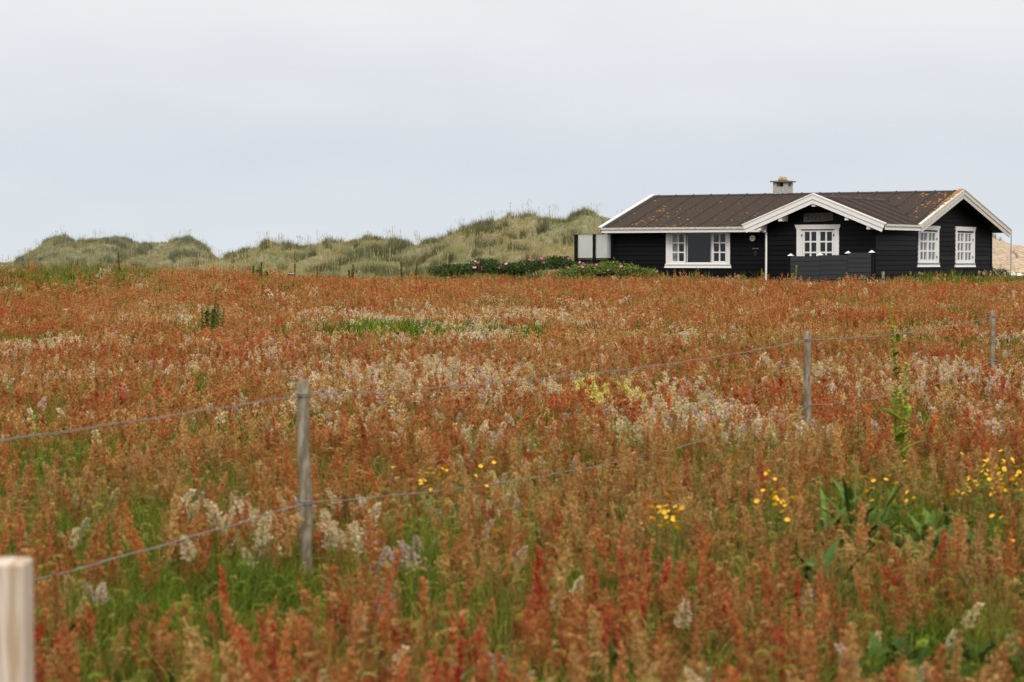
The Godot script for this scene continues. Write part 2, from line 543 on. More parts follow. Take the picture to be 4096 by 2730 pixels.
func make_window(house: Node3D, wall: String, a0: float, a1: float, h0: float, h1: float, sashes: Array, look: Dictionary) -> void:
	# a0..a1 and h0..h1: outer edges of the casing; sashes: [from, to, columns, rows]
	var cw: float = look.casing
	var f0 := a0 + cw
	var f1 := a1 - cw
	var ht := h1 - (0.06 if look.get("head", 0.0) == 0.0 else 0.0)
	var fr := 0.055
	var st := start()
	wbox(st, wall, f0, f0 + fr, h0, ht, -0.09, 0.03)
	wbox(st, wall, f1 - fr, f1, h0, ht, -0.09, 0.03)
	wbox(st, wall, f0 + fr, f1 - fr, h0, h0 + fr, -0.09, 0.03)
	wbox(st, wall, f0 + fr, f1 - fr, ht - fr * 0.7, ht, -0.09, 0.03)
	var win := part(house, "window", done(st), M.sash)
	for q in [[a0, a0 + cw - 0.002], [a1 - cw + 0.002, a1]]:
		st = start()
		wbox(st, wall, q[0], q[1], h0, h1, 0.0, 0.055)
		part(win, "casing_board", done(st), M.white)
	if look.get("head", 0.0) == 0.0:
		st = start()
		wbox(st, wall, a0 + cw, a1 - cw, h1 - 0.058, h1, 0.0, 0.052)
		part(win, "casing_board", done(st), M.white)
	if look.get("head", 0.0) > 0.0:
		st = start()
		wtrap(st, wall, a0 - 0.015, a1 + 0.015, a0 - 0.075, a1 + 0.075, h1 + 0.002, h1 + look.head, 0.0, 0.062, 0.085)
		part(win, "head_board", done(st), M.white)
	# sill and the flared board under it
	st = start()
	wbox(st, wall, a0 - 0.03, a1 + 0.03, h0 - 0.04, h0 - 0.002, 0.0, 0.095)
	part(win, "sill", done(st), M.sill if look.get("grey_sill", false) else M.white)
	st = start()
	wtrap(st, wall, a0 - 0.075, a1 + 0.075, a0 - 0.03, a1 + 0.03, h0 - 0.165, h0 - 0.042, 0.0, 0.085, 0.06)
	part(win, "apron_board", done(st), M.white)
	for s in sashes:
		var s0: float = s[0]
		var s1: float = s[1]
		var b0 := h0 + fr
		var b1 := ht - fr * 0.7
		var stile: float = s[4]
		st = start()
		wbox(st, wall, s0, s0 + stile, b0, b1, -0.055, 0.012)
		wbox(st, wall, s1 - stile, s1, b0, b1, -0.055, 0.012)
		wbox(st, wall, s0 + stile, s1 - stile, b0, b0 + stile * 0.9, -0.055, 0.012)
		wbox(st, wall, s0 + stile, s1 - stile, b1 - stile * 0.8, b1, -0.055, 0.012)
		part(win, "sash", done(st), M.sash)
		var g0 := s0 + stile
		var g1 := s1 - stile
		var y0 := b0 + stile * 0.9
		var y1 := b1 - stile * 0.8
		var cols: int = s[2]
		var rows: int = s[3]
		var bar: float = look.bar
		var pw := (g1 - g0 - bar * (cols - 1)) / cols
		var ph := (y1 - y0 - bar * (rows - 1)) / rows
		for c in range(1, cols):
			st = start()
			var x := g0 + c * pw + (c - 1) * bar
			wbox(st, wall, x, x + bar, y0, y1, -0.04, 0.008)
			part(win, "glazing_bar", done(st), M.sash)
		for r in range(1, rows):
			for c in cols:
				st = start()
				var x := g0 + c * (pw + bar)
				var y := y0 + r * ph + (r - 1) * bar
				wbox(st, wall, x, x + pw, y, y + bar, -0.04, 0.006)
				part(win, "glazing_bar", done(st), M.sash)
		for r in rows:
			for c in cols:
				st = start()
				var x := g0 + c * (pw + bar)
				var y := y0 + r * (ph + bar)
				quad(st, W(wall, x, y, -0.02), W(wall, x, y + ph, -0.02), W(wall, x + pw, y + ph, -0.02), W(wall, x + pw, y, -0.02))
				part(win, "pane", done(st), M.glass)
	for hng in look.get("hinges", []):
		st = start()
		wbox(st, wall, hng[0], hng[0] + 0.03, hng[1], hng[1] + 0.1, 0.03, 0.06)
		part(win, "hinge", done(st), M.iron)

# a rake board in a plane; tip and apex on the roof line, offsets square to it
func rake_board(tip: Vector3, apex: Vector3, out: Vector3, n0: float, n1: float, o0: float, o1: float, beyond := 0.0) -> ArrayMesh:
	var dir := (apex - tip).normalized()
	var flat := Vector3(dir.x, 0, dir.z).normalized()
	var nor := (Vector3.UP - dir * dir.y).normalized()
	var rise := dir.y / dir.dot(flat)
	var st := start()
	var p := []
	for o in [o1, o0]:
		for q in [[n0, 0], [n1, 0], [n1, 1], [n0, 1]]:
			var at: Vector3
			if q[1] == 0:
				at = tip - dir * beyond + nor * q[0]
			else:
				at = apex + Vector3.UP * (q[0] * sqrt(1.0 + rise * rise))
			p.append(at + out * o)
	hexa(st, p)
	return done(st)

func build_house() -> void:
	var house := thing("wooden_house", "low black timber house with white trim and dark felt roof standing in the field", "house", HOUSE_AT, HOUSE_TURN)
	# walls with their openings
	var win_f := [[2.893, 5.893, 0.768, 2.19]]
	var win_c := [[10.556, 12.345, 0.72, 2.14]]
	var win_r := [[1.352, 3.716, 0.815, 2.155], [5.70, 8.06, 0.80, 2.165]]
	var hole := func(q: Array, m: float) -> Array: return [q[0] + m, q[1] - m, q[2] + 0.02, q[3] - 0.02]
	var front := wall_core(house, "front_wall", "front", WALL_LEFT, CROSS_LEFT, 2.2, [hole.call(win_f[0], 0.12)])
	var crossw := wall_core(house, "wing_wall", "cross", CROSS_LEFT, WALL_RIGHT, 2.2, [hole.call(win_c[0], 0.15)])
	var right := wall_core(house, "end_wall", "right", WALL_CROSS + 0.12, WALL_BACK, 2.2, [hole.call(win_r[0], 0.15), hole.call(win_r[1], 0.15)])
	wall_core(house, "far_end_wall", "left", WALL_FRONT + 0.12, WALL_BACK, 2.2, [[6.0, 7.3, 0.7, 2.1]])
	wall_core(house, "back_wall", "back", WALL_LEFT, WALL_RIGHT, 2.2, [])
	wall_core(house, "wing_side_wall", "cross_left", WALL_CROSS + 0.12, WALL_FRONT + 0.1, 2.2, [])
	# gable triangles behind the boards
	var st := start()
	var cm := RL - RG
	add_slab(st, [H(CROSS_LEFT, 2.2, WALL_CROSS), H(cm, CROSS - 0.12, WALL_CROSS), H(WALL_RIGHT, 2.2, WALL_CROSS)], Vector3(0, 0, -0.12))
	part(crossw, "gable", done(st), M.black)
	st = start()
	add_slab(st, [H(WALL_RIGHT, 2.2, 0.2), H(WALL_RIGHT, RIDGE - 0.12, RW), H(WALL_RIGHT, 2.2, WALL_BACK)], Vector3(-0.12, 0, 0))
	part(right, "gable", done(st), M.black)
	st = start()
	add_slab(st, [H(WALL_LEFT, 2.2, 0.6), H(WALL_LEFT, RIDGE - 0.12, RW), H(WALL_LEFT, 2.2, WALL_BACK)], Vector3(0.12, 0, 0))
	part(house, "far_gable", done(st), M.black)
	# boards
	var slope_m := (RIDGE - EAVE) / RW
	var slope_b := (RIDGE - EAVE_BACK) / RW2
	var slope_c := (CROSS - EAVE) / RG
	lap_boards(front, "front", 2.2, win_f, func(_h: float) -> Array: return [WALL_LEFT, CROSS_LEFT - 0.03])
	lap_boards(crossw, "cross", CROSS - 0.16, win_c, func(h: float) -> Array:
		var half := minf((CROSS - 0.14 - h) / slope_c, RG - 0.63)
		return [cm - half, cm + half])
	lap_boards(right, "right", RIDGE - 0.16, win_r, func(h: float) -> Array:
		if h < 2.15:
			return [WALL_CROSS + 0.0, WALL_BACK - 0.14]
		return [maxf(0.1, RW - (RIDGE - 0.14 - h) / slope_m), minf(WALL_BACK - 0.14, RW + (RIDGE - 0.14 - h) / slope_b)])
	st = start()
	wbox(st, "right", WALL_BACK - 0.14, WALL_BACK, -0.3, 2.2, 0.0, 0.05)
	part(right, "corner_board", done(st), M.black)
	st = start()
	wbox(st, "cross", WALL_RIGHT - 0.02, WALL_RIGHT + 0.05, -0.3, 2.15, 0.0, 0.05)
	part(crossw, "corner_board", done(st), M.black)
	# windows
	make_window(house, "front", 2.893, 5.893, 0.768, 2.19, [[3.105, 3.80, 2, 3, 0.075], [3.86, 5.01, 1, 1, 0.02], [5.04, 5.735, 2, 3, 0.075]], {"casing": 0.155, "bar": 0.055})
	make_window(house, "cross", 10.556, 12.345, 0.72, 2.14, [[10.80, 11.455, 2, 3, 0.075], [11.46, 12.115, 2, 3, 0.075]], {"casing": 0.18, "bar": 0.06, "head": 0.18, "hinges": [[10.765, 1.86], [12.11, 1.86]]})
	for q in win_r:
		var mid: float = (q[0] + q[1]) / 2.0
		make_window(house, "right", q[0], q[1], q[2], q[3], [[q[0] + 0.245, mid - 0.004, 2, 3, 0.095], [mid + 0.004, q[1] - 0.245, 2, 3, 0.095]], {"casing": 0.185, "bar": 0.075, "head": 0.18, "grey_sill": true, "hinges": [[q[1] - 0.245, 1.75], [q[1] - 0.245, 1.0]]})
	# rooms: floor, ceiling, partitions
	st = start()
	add_box(st, H(WALL_LEFT + 0.12, 0.02, WALL_BACK - 0.12), H(WALL_RIGHT - 0.12, 0.1, WALL_FRONT + 0.12))
	add_box(st, H(CROSS_LEFT + 0.12, 0.021, WALL_FRONT + 0.12), H(WALL_RIGHT - 0.12, 0.101, WALL_CROSS + 0.12))
	part(house, "floor", done(st), M.inside)
	st = start()
	add_box(st, H(WALL_LEFT, 2.2, WALL_BACK), H(WALL_RIGHT, 2.24, WALL_FRONT))
	add_box(st, H(CROSS_LEFT, 2.201, WALL_FRONT), H(WALL_RIGHT, 2.241, WALL_CROSS))
	part(house, "ceiling", done(st), M.inside)
	st = start()
	add_box(st, H(6.6, 0.1, WALL_BACK - 0.12), H(6.68, 2.2, WALL_FRONT + 0.12))
	add_box(st, H(CROSS_LEFT + 0.12, 0.1, 0.62), H(WALL_RIGHT - 0.12, 2.2, 0.54))
	part(house, "partition", done(st), M.inside)
	build_roof(house)
	build_chimney(house)

func build_roof(house: Node3D) -> void:
	var q := RW * (CROSS - EAVE) / (RIDGE - EAVE)
	var cm := RL - RG
	var ul := RL - 2.0 * RG
	var A := H(0, EAVE, 0)
	var F := H(ul, EAVE, 0)
	var J := H(cm, CROSS, q)
	var C := H(RL, EAVE, 0)
	var D := H(RL, RIDGE, RW)
	var B := H(0, RIDGE, RW)
	var G := H(cm, CROSS, -RP)
	var felt := Vector3(0, -0.035, 0)
	var faces := {"roof": [[A, F, J, B], [J, C, D, B]], "wing_roof": [[G, H(RL, EAVE, -RP), C, J], [J, F, H(ul, EAVE, -RP), G]], "back_roof": [[B, D, H(RL, EAVE_BACK, RW + RW2), H(0, EAVE_BACK, RW + RW2)]]}
	var made := {}
	for k in faces:
		var st := start()
		var under := start()
		for poly in faces[k]:
			add_slab(st, poly, felt)
			var low := []
			for p in poly:
				low.append(p + felt + Vector3(0, -0.004, 0))
			add_slab(under, low, Vector3(0, -0.05, 0))
		made[k] = part(house, k, done(st), M.felt)
		part(made[k], "soffit", done(under), M.black)
	var up_m := (RIDGE - EAVE) / RW
	var up_c := (CROSS - EAVE) / RG
	# seams of the felt: low rounded battens
	var u := 0.28
	while u < RL:
		var v0 := 0.03
		if u > ul:
			v0 = (q * (u - ul) / RG if u < cm else q * (RL - u) / RG) + 0.05
		seam(made["roof"], H(u, EAVE + v0 * up_m, v0), H(u, RIDGE, RW), Vector3(1, 0, 0))
		u += 0.865 + rng.randf_range(-0.015, 0.015)
	for v in [-2.63, -1.39, -0.15, 1.1, 2.3, 3.45]:
		var reach: float = RG if v < 0.0 else RG * (1.0 - v / q)
		if reach < 0.2:
			continue
		for s in [1.0, -1.0]:
			seam(made["wing_roof"], H(cm + s * reach * 0.985, CROSS - reach * 0.985 * up_c, v), H(cm, CROSS, v), Vector3(0, 0, 1))
	# ridge caps
	var st2 := start()
	ridge_cap(st2, H(0.05, RIDGE, RW), H(RL - 0.05, RIDGE, RW), Vector3(0, 0, 1), up_m)
	part(made["roof"], "ridge_cap", done(st2), M.felt_seam)
	st2 = start()
	ridge_cap(st2, G + Vector3(0, 0, -0.05), J, Vector3(1, 0, 0), up_c)
	part(made["wing_roof"], "ridge_cap", done(st2), M.felt_seam)
	# valley strips
	# eave trim: fascia board with a strip over it
	for s in [["front", 0.06, ul + 0.55], ["side", -RP + 0.06, 0.02]]:
		var st := start()
		var st3 := start()
		if s[0] == "front":
			add_box(st, Vector3(s[1], 2.095, 0.004), Vector3(s[2], 2.262, 0.03))
			add_box(st3, Vector3(s[1] - 0.02, 2.235, 0.032), Vector3(ul - 0.03, 2.315, 0.085))
		else:
			add_box(st, Vector3(RL + 0.004, 2.095, -s[2]), Vector3(RL + 0.03, 2.262, -s[1]))
			add_box(st3, Vector3(RL + 0.032, 2.235, -s[2]), Vector3(RL + 0.085, 2.315, -s[1] - 0.02))
		part(house, "fascia_board", done(st), M.white)
		part(house, "eave_strip", done(st3), M.white_worn)
	# rake boards: lower board, upper board and cap on each slope
	var rakes := [
		[H(ul - 0.02, EAVE - 0.008, -RP), G, Vector3(0, 0, 1), M.white], [H(RL + 0.02, EAVE - 0.008, -RP), G, Vector3(0, 0, 1), M.white],
		[C + Vector3(0, 0, 0.02), D, Vector3(1, 0, 0), M.white_worn], [H(RL, EAVE_BACK, RW + RW2), D, Vector3(1, 0, 0), M.white_worn],
		[A, B, Vector3(-1, 0, 0), M.white], [H(0, EAVE_BACK, RW + RW2), B, Vector3(-1, 0, 0), M.white]]
	for r in rakes:
		part(house, "rake_board", rake_board(r[0], r[1], r[2], -0.30, -0.125, 0.0, 0.03), r[3])
		part(house, "rake_board", rake_board(r[0], r[1], r[2], -0.14, 0.022, 0.031, 0.062, 0.02), r[3])
		part(house, "rake_cap", rake_board(r[0], r[1], r[2], 0.024, 0.075, -0.05, 0.085, 0.05), r[3])
	# purlin ends under the front gable
	for pu in [[0.0, 0.0], [-1.42, 0.0], [-2.33, 0.0], [1.38, 0.0], [2.28, 0.0]]:
		var du: float = pu[0]
		var top := CROSS - 0.10 - absf(du) * up_c
		var st := start()
		add_box(st, H(cm + du - 0.075, top - 0.34, WALL_CROSS), H(cm + du + 0.075, top - 0.05, -RP + 0.02))
		part(house, "purlin", done(st), M.white)
	# rain pipes
	var pipe := start()
	add_tube(pipe, [H(CROSS_LEFT + 0.05, -0.1, WALL_CROSS - 0.09), H(CROSS_LEFT + 0.05, 2.02, WALL_CROSS - 0.09), H(CROSS_LEFT - 0.25, 2.10, WALL_CROSS - 0.05)], [0.043, 0.043, 0.043], 10)
	part(house, "rain_pipe", done(pipe), M.white)
	pipe = start()
	add_tube(pipe, [H(RL - 0.02, -0.1, RW + RW2 + 0.27), H(RL - 0.02, 2.25, RW + RW2 + 0.27)], [0.022, 0.022], 8)
	part(house, "rain_pipe", done(pipe), M.sill)
	# lichen: small crusts lying on the felt
	var li := start()
	for k in 700:
		var uu := 0.0
		var vv := 0.0
		var kind := rng.randf()
		if kind < 0.34:
			uu = RL - absf(rng.randfn(0.0, 0.75)) - 0.05
			vv = RW - absf(rng.randfn(0.0, 1.9))
		elif kind < 0.62:
			uu = 0.28 + 0.865 * rng.randi_range(0, 8) + rng.randfn(0.05, 0.07)
			vv = rng.randf_range(0.1, RW)
		elif kind < 0.82:
			uu = rng.randf_range(0.3, RL)
			vv = RW - absf(rng.randfn(0.0, 0.22)) - 0.03
		elif kind < 0.93:
			uu = [1.9, 2.3, 1.5, 3.6][rng.randi() % 4] + rng.randfn(0.0, 0.16)
			vv = [1.9, 1.0, 2.6, 0.5][rng.randi() % 4] + rng.randfn(0.0, 0.22)
		else:
			uu = rng.randf_range(0.3, RL)
			vv = rng.randf_range(0.2, RW)
		if n_fine.get_noise_2d(uu * 2.0, vv * 1.5) < -0.12 and kind < 0.82:
			continue
		var vmin := 0.08
		if uu > ul:
			vmin = (q * (uu - ul) / RG if uu < cm else q * (RL - uu) / RG) + 0.1
		if vv < vmin or uu > RL - 0.06:
			continue
		var rad := 0.012 + 0.04 * pow(rng.randf(), 2.2) * (1.6 if kind < 0.34 or kind > 0.82 else 1.0)
		crust(li, H(uu, EAVE + vv * up_m + 0.006, vv), Vector3(1, 0, 0), Vector3(0, up_m, -1).normalized(), rad)
	for k in 160:
		var vv := rng.randf_range(-RP + 0.3, q - 0.2)
		var du := absf(rng.randfn(0.0, 0.1)) + 0.02
		crust(li, H(cm + du, CROSS - du * up_c + 0.018, vv), Vector3(0, 0, 1), Vector3(1, -up_c, 0).normalized(), 0.012 + 0.03 * rng.randf() * rng.randf())
	var lm := part(made["roof"], "lichen", done(li), M.lichen)
	lm.set_meta("kind", "stuff")
	# the thick orange growth on the right rake cap
	li = start()
	for k in 260:
		var t := 1.0 - absf(rng.randfn(0.0, 0.28))
		if t < 0.1:
			continue
		var at := C.lerp(D, t) + Vector3(rng.randf_range(-0.16, 0.03), 0.092 if rng.randf() < 0.6 else 0.02, 0)
		if at.y < C.lerp(D, t).y + 0.05:
			at.x = RL - rng.randf_range(0.06, 0.3)
		crust(li, at, Vector3(1, 0, 0), Vector3(0, up_m, -1).normalized(), rng.randf_range(0.02, 0.055))
	lm = part(made["roof"], "rake_lichen", done(li), M.lichen)
	lm.set_meta("kind", "stuff")

func crust(st: SurfaceTool, at: Vector3, e1: Vector3, e2: Vector3, r: float) -> void:
	var n := 7
	var ring := []
	for k in n:
		var a := TAU * k / n
		ring.append(at + (e1 * cos(a) + e2 * sin(a)) * r * rng.randf_range(0.55, 1.25))
	var top := at + e1.cross(e2).abs() * 0.004
	for k in n:
		tri(st, top, ring[k], ring[(k + 1) % n])

func seam(on: Node3D, a: Vector3, b: Vector3, across: Vector3) -> void:
	var st := start()
	var up := Vector3(0, 0.055, 0)
	var s := across * 0.055
	var t := across * 0.022
	hexa(st, [a - s, a - t + up, a + t + up, a + s, b - s, b - t + up, b + t + up, b + s])
	part(on, "seam", done(st), M.felt_seam)

func ridge_cap(st: SurfaceTool, a: Vector3, b: Vector3, across: Vector3, slope: float) -> void:
	var w := 0.2
	var lift := Vector3(0, 0.03, 0)
	for s in [1.0, -1.0]:
		var off: Vector3 = across * (w * s) - Vector3(0, w * slope, 0)
		hexa(st, [a + lift, a + lift + off, b + lift + off, b + lift, a, a + off, b + off, b])

func build_chimney(house: Node3D) -> void:
	var c := H(6.2, 0, RW + 0.25)
	var half := 0.325
	var y0 := RIDGE - 0.35
	var y1 := RIDGE + 0.31
	var y2 := RIDGE + 0.51
	var st := start()
	add_box(st, c + Vector3(-half, y0, -half), c + Vector3(half, y1, half))
	var chim := part(house, "chimney", done(st), M.concrete)
	for sx in [-1, 1]:
		for sz in [-1, 1]:
			st = start()
			var a := c + Vector3(sx * (half - 0.085), 0, sz * (half - 0.085))
			add_box(st, a + Vector3(-0.084, y1, -0.084), a + Vector3(0.084, y2, 0.084))
			part(chim, "pillar", done(st), M.concrete)
	st = start()
	add_box(st, c + Vector3(-0.10, y1, -0.06), c + Vector3(0.0, y2 - 0.02, 0.06))
	part(chim, "flue", done(st), M.soot)
	st = start()
	add_box(st, c + Vector3(-0.43, y2, -0.43), c + Vector3(0.43, y2 + 0.055, 0.43))
	part(chim, "cap_slab", done(st), M.slab_lichen)
	# the boulder that weighs the slab down
	var sp := SphereMesh.new()
	sp.radius = 0.5
	sp.height = 1.0
	sp.radial_segments = 20
	sp.rings = 12
	var arr := sp.get_mesh_arrays()
	var vs: PackedVector3Array = arr[Mesh.ARRAY_VERTEX]
	st = start()
	st.set_smooth_group(1)
	for v in vs:
		var p := v * 2.0
		var r := 1.0 + 0.22 * n_fine.get_noise_3d(p.x * 1.6, p.y * 1.6, p.z * 1.6)
		var hgt := p.y * 0.105 * r
		if p.x < 0.1:
			hgt *= 1.0 + 0.55 * clampf(0.1 - p.x, 0.0, 0.6)
		st.add_vertex(Vector3(p.x * 0.21 * r, maxf(hgt * 1.25, -0.06), p.z * 0.17 * r))
	for i in arr[Mesh.ARRAY_INDEX]:
		st.add_index(i)
	var stone := MeshInstance3D.new()
	stone.mesh = done(st)
	stone.name = numbered("boulder")
	stone.material_override = M.stone
	add_child(stone)
	stone.transform = Transform3D(Basis(Vector3.UP, HOUSE_TURN), HOUSE_AT) * Transform3D(Basis(), c + Vector3(0.0, y2 + 0.055 + 0.055, 0))
	tag(stone, "rounded ochre boulder lying on the chimney's cap slab", "stone")

func build_wall_things() -> void:
	var base := Transform3D(Basis(Vector3.UP, HOUSE_TURN), HOUSE_AT)
	# round number lamp
	var lamp := thing("number_lamp", "round cream wall lamp with the number 71 on the black wall", "lamp")
	lamp.transform = base * Transform3D(Basis(), W("front", 6.97, 1.84, 0.03))
	var st := start()
	add_tube(st, [Vector3(0, 0, 0), Vector3(0, 0, 0.08), Vector3(0, 0, 0.1)], [0.115, 0.128, 0.12], 28)
	part(lamp, "housing", done(st), M.lamp_back)
	st = start()
	add_tube(st, [Vector3(0, 0, 0.1), Vector3(0, 0, 0.115), Vector3(0, 0, 0.126)], [0.133, 0.133, 0.118], 28)
	part(lamp, "front_disc", done(st), M.lamp)
	var num := TextMesh.new()
	var font := SystemFont.new()
	font.font_names = PackedStringArray(["Droid Sans"])
	num.font = font
	num.text = "71"
	num.font_size = 48
	num.pixel_size = 0.0029
	num.depth = 0.004
	var nm := part(lamp, "numerals", num, M.letter)
	nm.position = Vector3(-0.008, 0.002, 0.129)
	nm.scale = Vector3(0.72, 1, 1)
	# letter plate and ring under it
	var plate := thing("name_plate", "thin grey name strip on the black wall under the round lamp", "plate")
	plate.transform = base * Transform3D(Basis(), W("front", 7.07, 1.415, 0.028))
	part(plate, "strip", box_mesh(Vector3(-0.16, -0.024, 0), Vector3(0.12, 0.024, 0.014)), M.plate)
	var ring := thing("iron_ring", "dark oval iron ring on the black wall under the name strip", "ring")
	ring.transform = base * Transform3D(Basis(), W("front", 7.065, 1.205, 0.034))
	st = start()
	var path := []
	var rad := []
	for k in 21:
		var a := TAU * k / 20.0
		path.append(Vector3(sin(a) * 0.048, cos(a) * 0.085, 0.012))
		rad.append(0.011)
	add_tube(st, path, rad, 6, false)
	part(ring, "hoop", done(st), M.iron)
	part(ring, "back_plate", box_mesh(Vector3(-0.03, 0.05, -0.002), Vector3(0.03, 0.1, 0.01)), M.iron)
	# carved name board over the wing window
	var nb := thing("name_board", "weathered wooden board with black-letter carving under the front gable", "sign")
	nb.transform = base * Transform3D(Basis(), W("cross", 0, 0, 0.036))
	var outline := [[270, 740], [480, 735], [900, 702], [1300, 690], [1620, 696], [1900, 665], [2110, 628], [2115, 260], [2100, 170], [1500, 176], [900, 186], [460, 180], [285, 260]]
	var pts := []
	for p in outline:
		pts.append(letter_spot(p[0], p[1]) + Vector3(0, 0, 0.035))
	st = start()
	add_slab(st, pts, Vector3(0, 0, -0.035))
	part(nb, "plank", done(st), M.name_wood)
	var strokes := [
		[[[500, 345], [545, 288], [600, 325], [665, 325]], [[488, 412], [560, 400], [605, 450], [622, 505], [590, 560], [535, 540]], [[535, 545], [620, 592], [695, 580]]],
		[[[735, 335], [728, 380], [760, 450]], [[705, 580], [780, 590], [832, 520], [820, 335], [880, 290], [922, 315], [885, 385], [880, 500], [905, 572]]],
		[[[1005, 300], [1008, 430], [1045, 490]], [[1020, 330], [1100, 318], [1165, 380], [1182, 470], [1135, 568], [1080, 592], [1000, 548]], [[1092, 395], [1092, 475]]],
		[[[1285, 312], [1345, 288], [1395, 312]], [[1268, 318], [1238, 380], [1302, 432], [1312, 492], [1268, 560], [1340, 582], [1405, 568]]],
		[[[1448, 525], [1470, 498], [1562, 572], [1642, 530], [1672, 450], [1650, 350], [1582, 282], [1455, 300]], [[1528, 360], [1542, 475]]],
		[[[1715, 250], [1792, 280], [1842, 342], [1808, 385], [1882, 470], [1884, 532], [1812, 582], [1740, 550], [1738, 490]]]]
	for letter in strokes:
		st = start()
		for line in letter:
			for k in line.size() - 1:
				var a := letter_spot(line[k][0], line[k][1])
				var b := letter_spot(line[k + 1][0], line[k + 1][1])
				var nib := Vector3(0.0085, 0.011, 0)
				var z := Vector3(0, 0, 0.038 + 0.0004 * k)
				quad(st, a - nib + z, a + nib + z, b + nib + z, b - nib + z)
		part(nb, "letter", done(st), M.letter)
	# curtains and blinds inside the windows
	for c in [[3.10, 3.34, "front"], [5.62, 5.74, "front"]]:
		st = start()
		var n := 16
		st.set_smooth_group(1)
		for k in n:
			var a0 := lerpf(c[0], c[1], float(k) / n)
			var a1 := lerpf(c[0], c[1], float(k + 1) / n)
			var o0 := -0.22 + 0.025 * sin(k * 1.9)
			var o1 := -0.22 + 0.025 * sin((k + 1) * 1.9)
			quad(st, W(c[2], a0, 0.8, o0), W(c[2], a0, 2.16, o0), W(c[2], a1, 2.16, o1), W(c[2], a1, 0.8, o1))
		var cur := thing("curtain", "white curtain hanging behind the left casement of the wide window" if c[0] < 3.5 else "white curtain edge behind the wide window's right casement", "curtain")
		cur.transform = base
		part(cur, "cloth", done(st), M.curtain)
		part(cur, "rod", box_mesh(W("front", c[0] - 0.05, 2.16, -0.235), W("front", c[1] + 0.05, 2.18, -0.205)), M.sash)
	for q in [[1.55, 3.52, "closed grey blind behind the end wall window beside the eave corner"], [5.90, 7.86, "closed grey blind behind the end wall window nearer the rear corner"]]:
		var bl := thing("window_blind", q[2], "blind", Vector3.ZERO, 0.0, "blinds in the end wall windows")
		bl.transform = base
		st = start()
		wbox(st, "right", q[0], q[1], 0.86, 2.14, -0.155, -0.15)
		part(bl, "cloth", done(st), M.blind)

func letter_spot(x: float, y: float) -> Vector3:
	return Vector3(10.855 + (x - 270.0) / 1840.0 * 1.246, 2.778 - (y - 180.0) / 560.0 * 0.36, 0)

func build_windscreen() -> void:
	var t := thing("glass_windscreen", "black framed windscreen with two frosted panes at the house corner", "windscreen", HOUSE_AT, HOUSE_TURN)
	var z := -0.30
	for p in [[-1.44, -1.29], [-0.53, -0.41], [0.355, 0.43]]:
		part(t, "post", box_mesh(Vector3(p[0], -0.3, z - 0.05), Vector3(p[1], 2.045, z + 0.05)), M.black)
	part(t, "top_rail", box_mesh(Vector3(-1.47, 2.047, z - 0.06), Vector3(0.43, 2.075, z + 0.06)), M.old_wood)
	for p in [[-1.288, -0.532], [-0.408, 0.353]]:
		part(t, "pane", box_mesh(Vector3(p[0], 1.03, z - 0.004), Vector3(p[1], 2.03, z)), M.frosted)
		part(t, "rail", box_mesh(Vector3(p[0], 0.985, z - 0.035), Vector3(p[1], 1.028, z + 0.035)), M.black)
		for k in 6:
			part(t, "board", box_mesh(Vector3(p[0], -0.22 + k * 0.2, z - 0.012), Vector3(p[1], -0.03 + k * 0.2, z + 0.012)), [M.black, M.black_b, M.black_c][k % 3])

func build_board_fence() -> void:
	var t := thing("board_fence", "low black board fence with white post caps before the front gable", "fence", HOUSE_AT, HOUSE_TURN)
	var z := 4.17
	var panels := [[10.735, 11.975, 1.085], [11.985, 13.125, 1.125], [13.135, 14.08, 1.21]]
	for p in panels:
		var k := 0
		var top: float = p[2]
		while top > -0.1:
			var lap := start()
			var o := z + rng.randf_range(0.0, 0.004)
			hexa(lap, [Vector3(p[0], top - 0.192, o + 0.03), Vector3(p[0], top, o + 0.012), Vector3(p[1], top, o + 0.012), Vector3(p[1], top - 0.192, o + 0.03), Vector3(p[0], top - 0.192, o), Vector3(p[0], top, o - 0.01), Vector3(p[1], top, o - 0.01), Vector3(p[1], top - 0.192, o)])
			part(t, "board", done(lap), M.fence_black)
			top -= 0.186
			k += 1
	for q in [[10.70, 1.10], [11.95, 1.12], [13.10, 1.19], [14.07, 1.22]]:
		var post := part(t, "post", box_mesh(Vector3(q[0] - 0.06, -0.3, z - 0.14), Vector3(q[0] + 0.06, q[1], z - 0.02)), M.black)
		var st := start()
		var c := Vector3(q[0], q[1], z - 0.08)
		var r := 0.105
		var ring := [c + Vector3(-r, 0, -r), c + Vector3(r, 0, -r), c + Vector3(r, 0, r), c + Vector3(-r, 0, r)]
		for i in 4:
			tri(st, c + Vector3(0, 0.095, 0), ring[i], ring[(i + 1) % 4])
		quad(st, ring[0], ring[3], ring[2], ring[1])
		part(post, "cap", done(st), M.white)

# ---------------------------------------------------------------- fences, posts, odds and ends

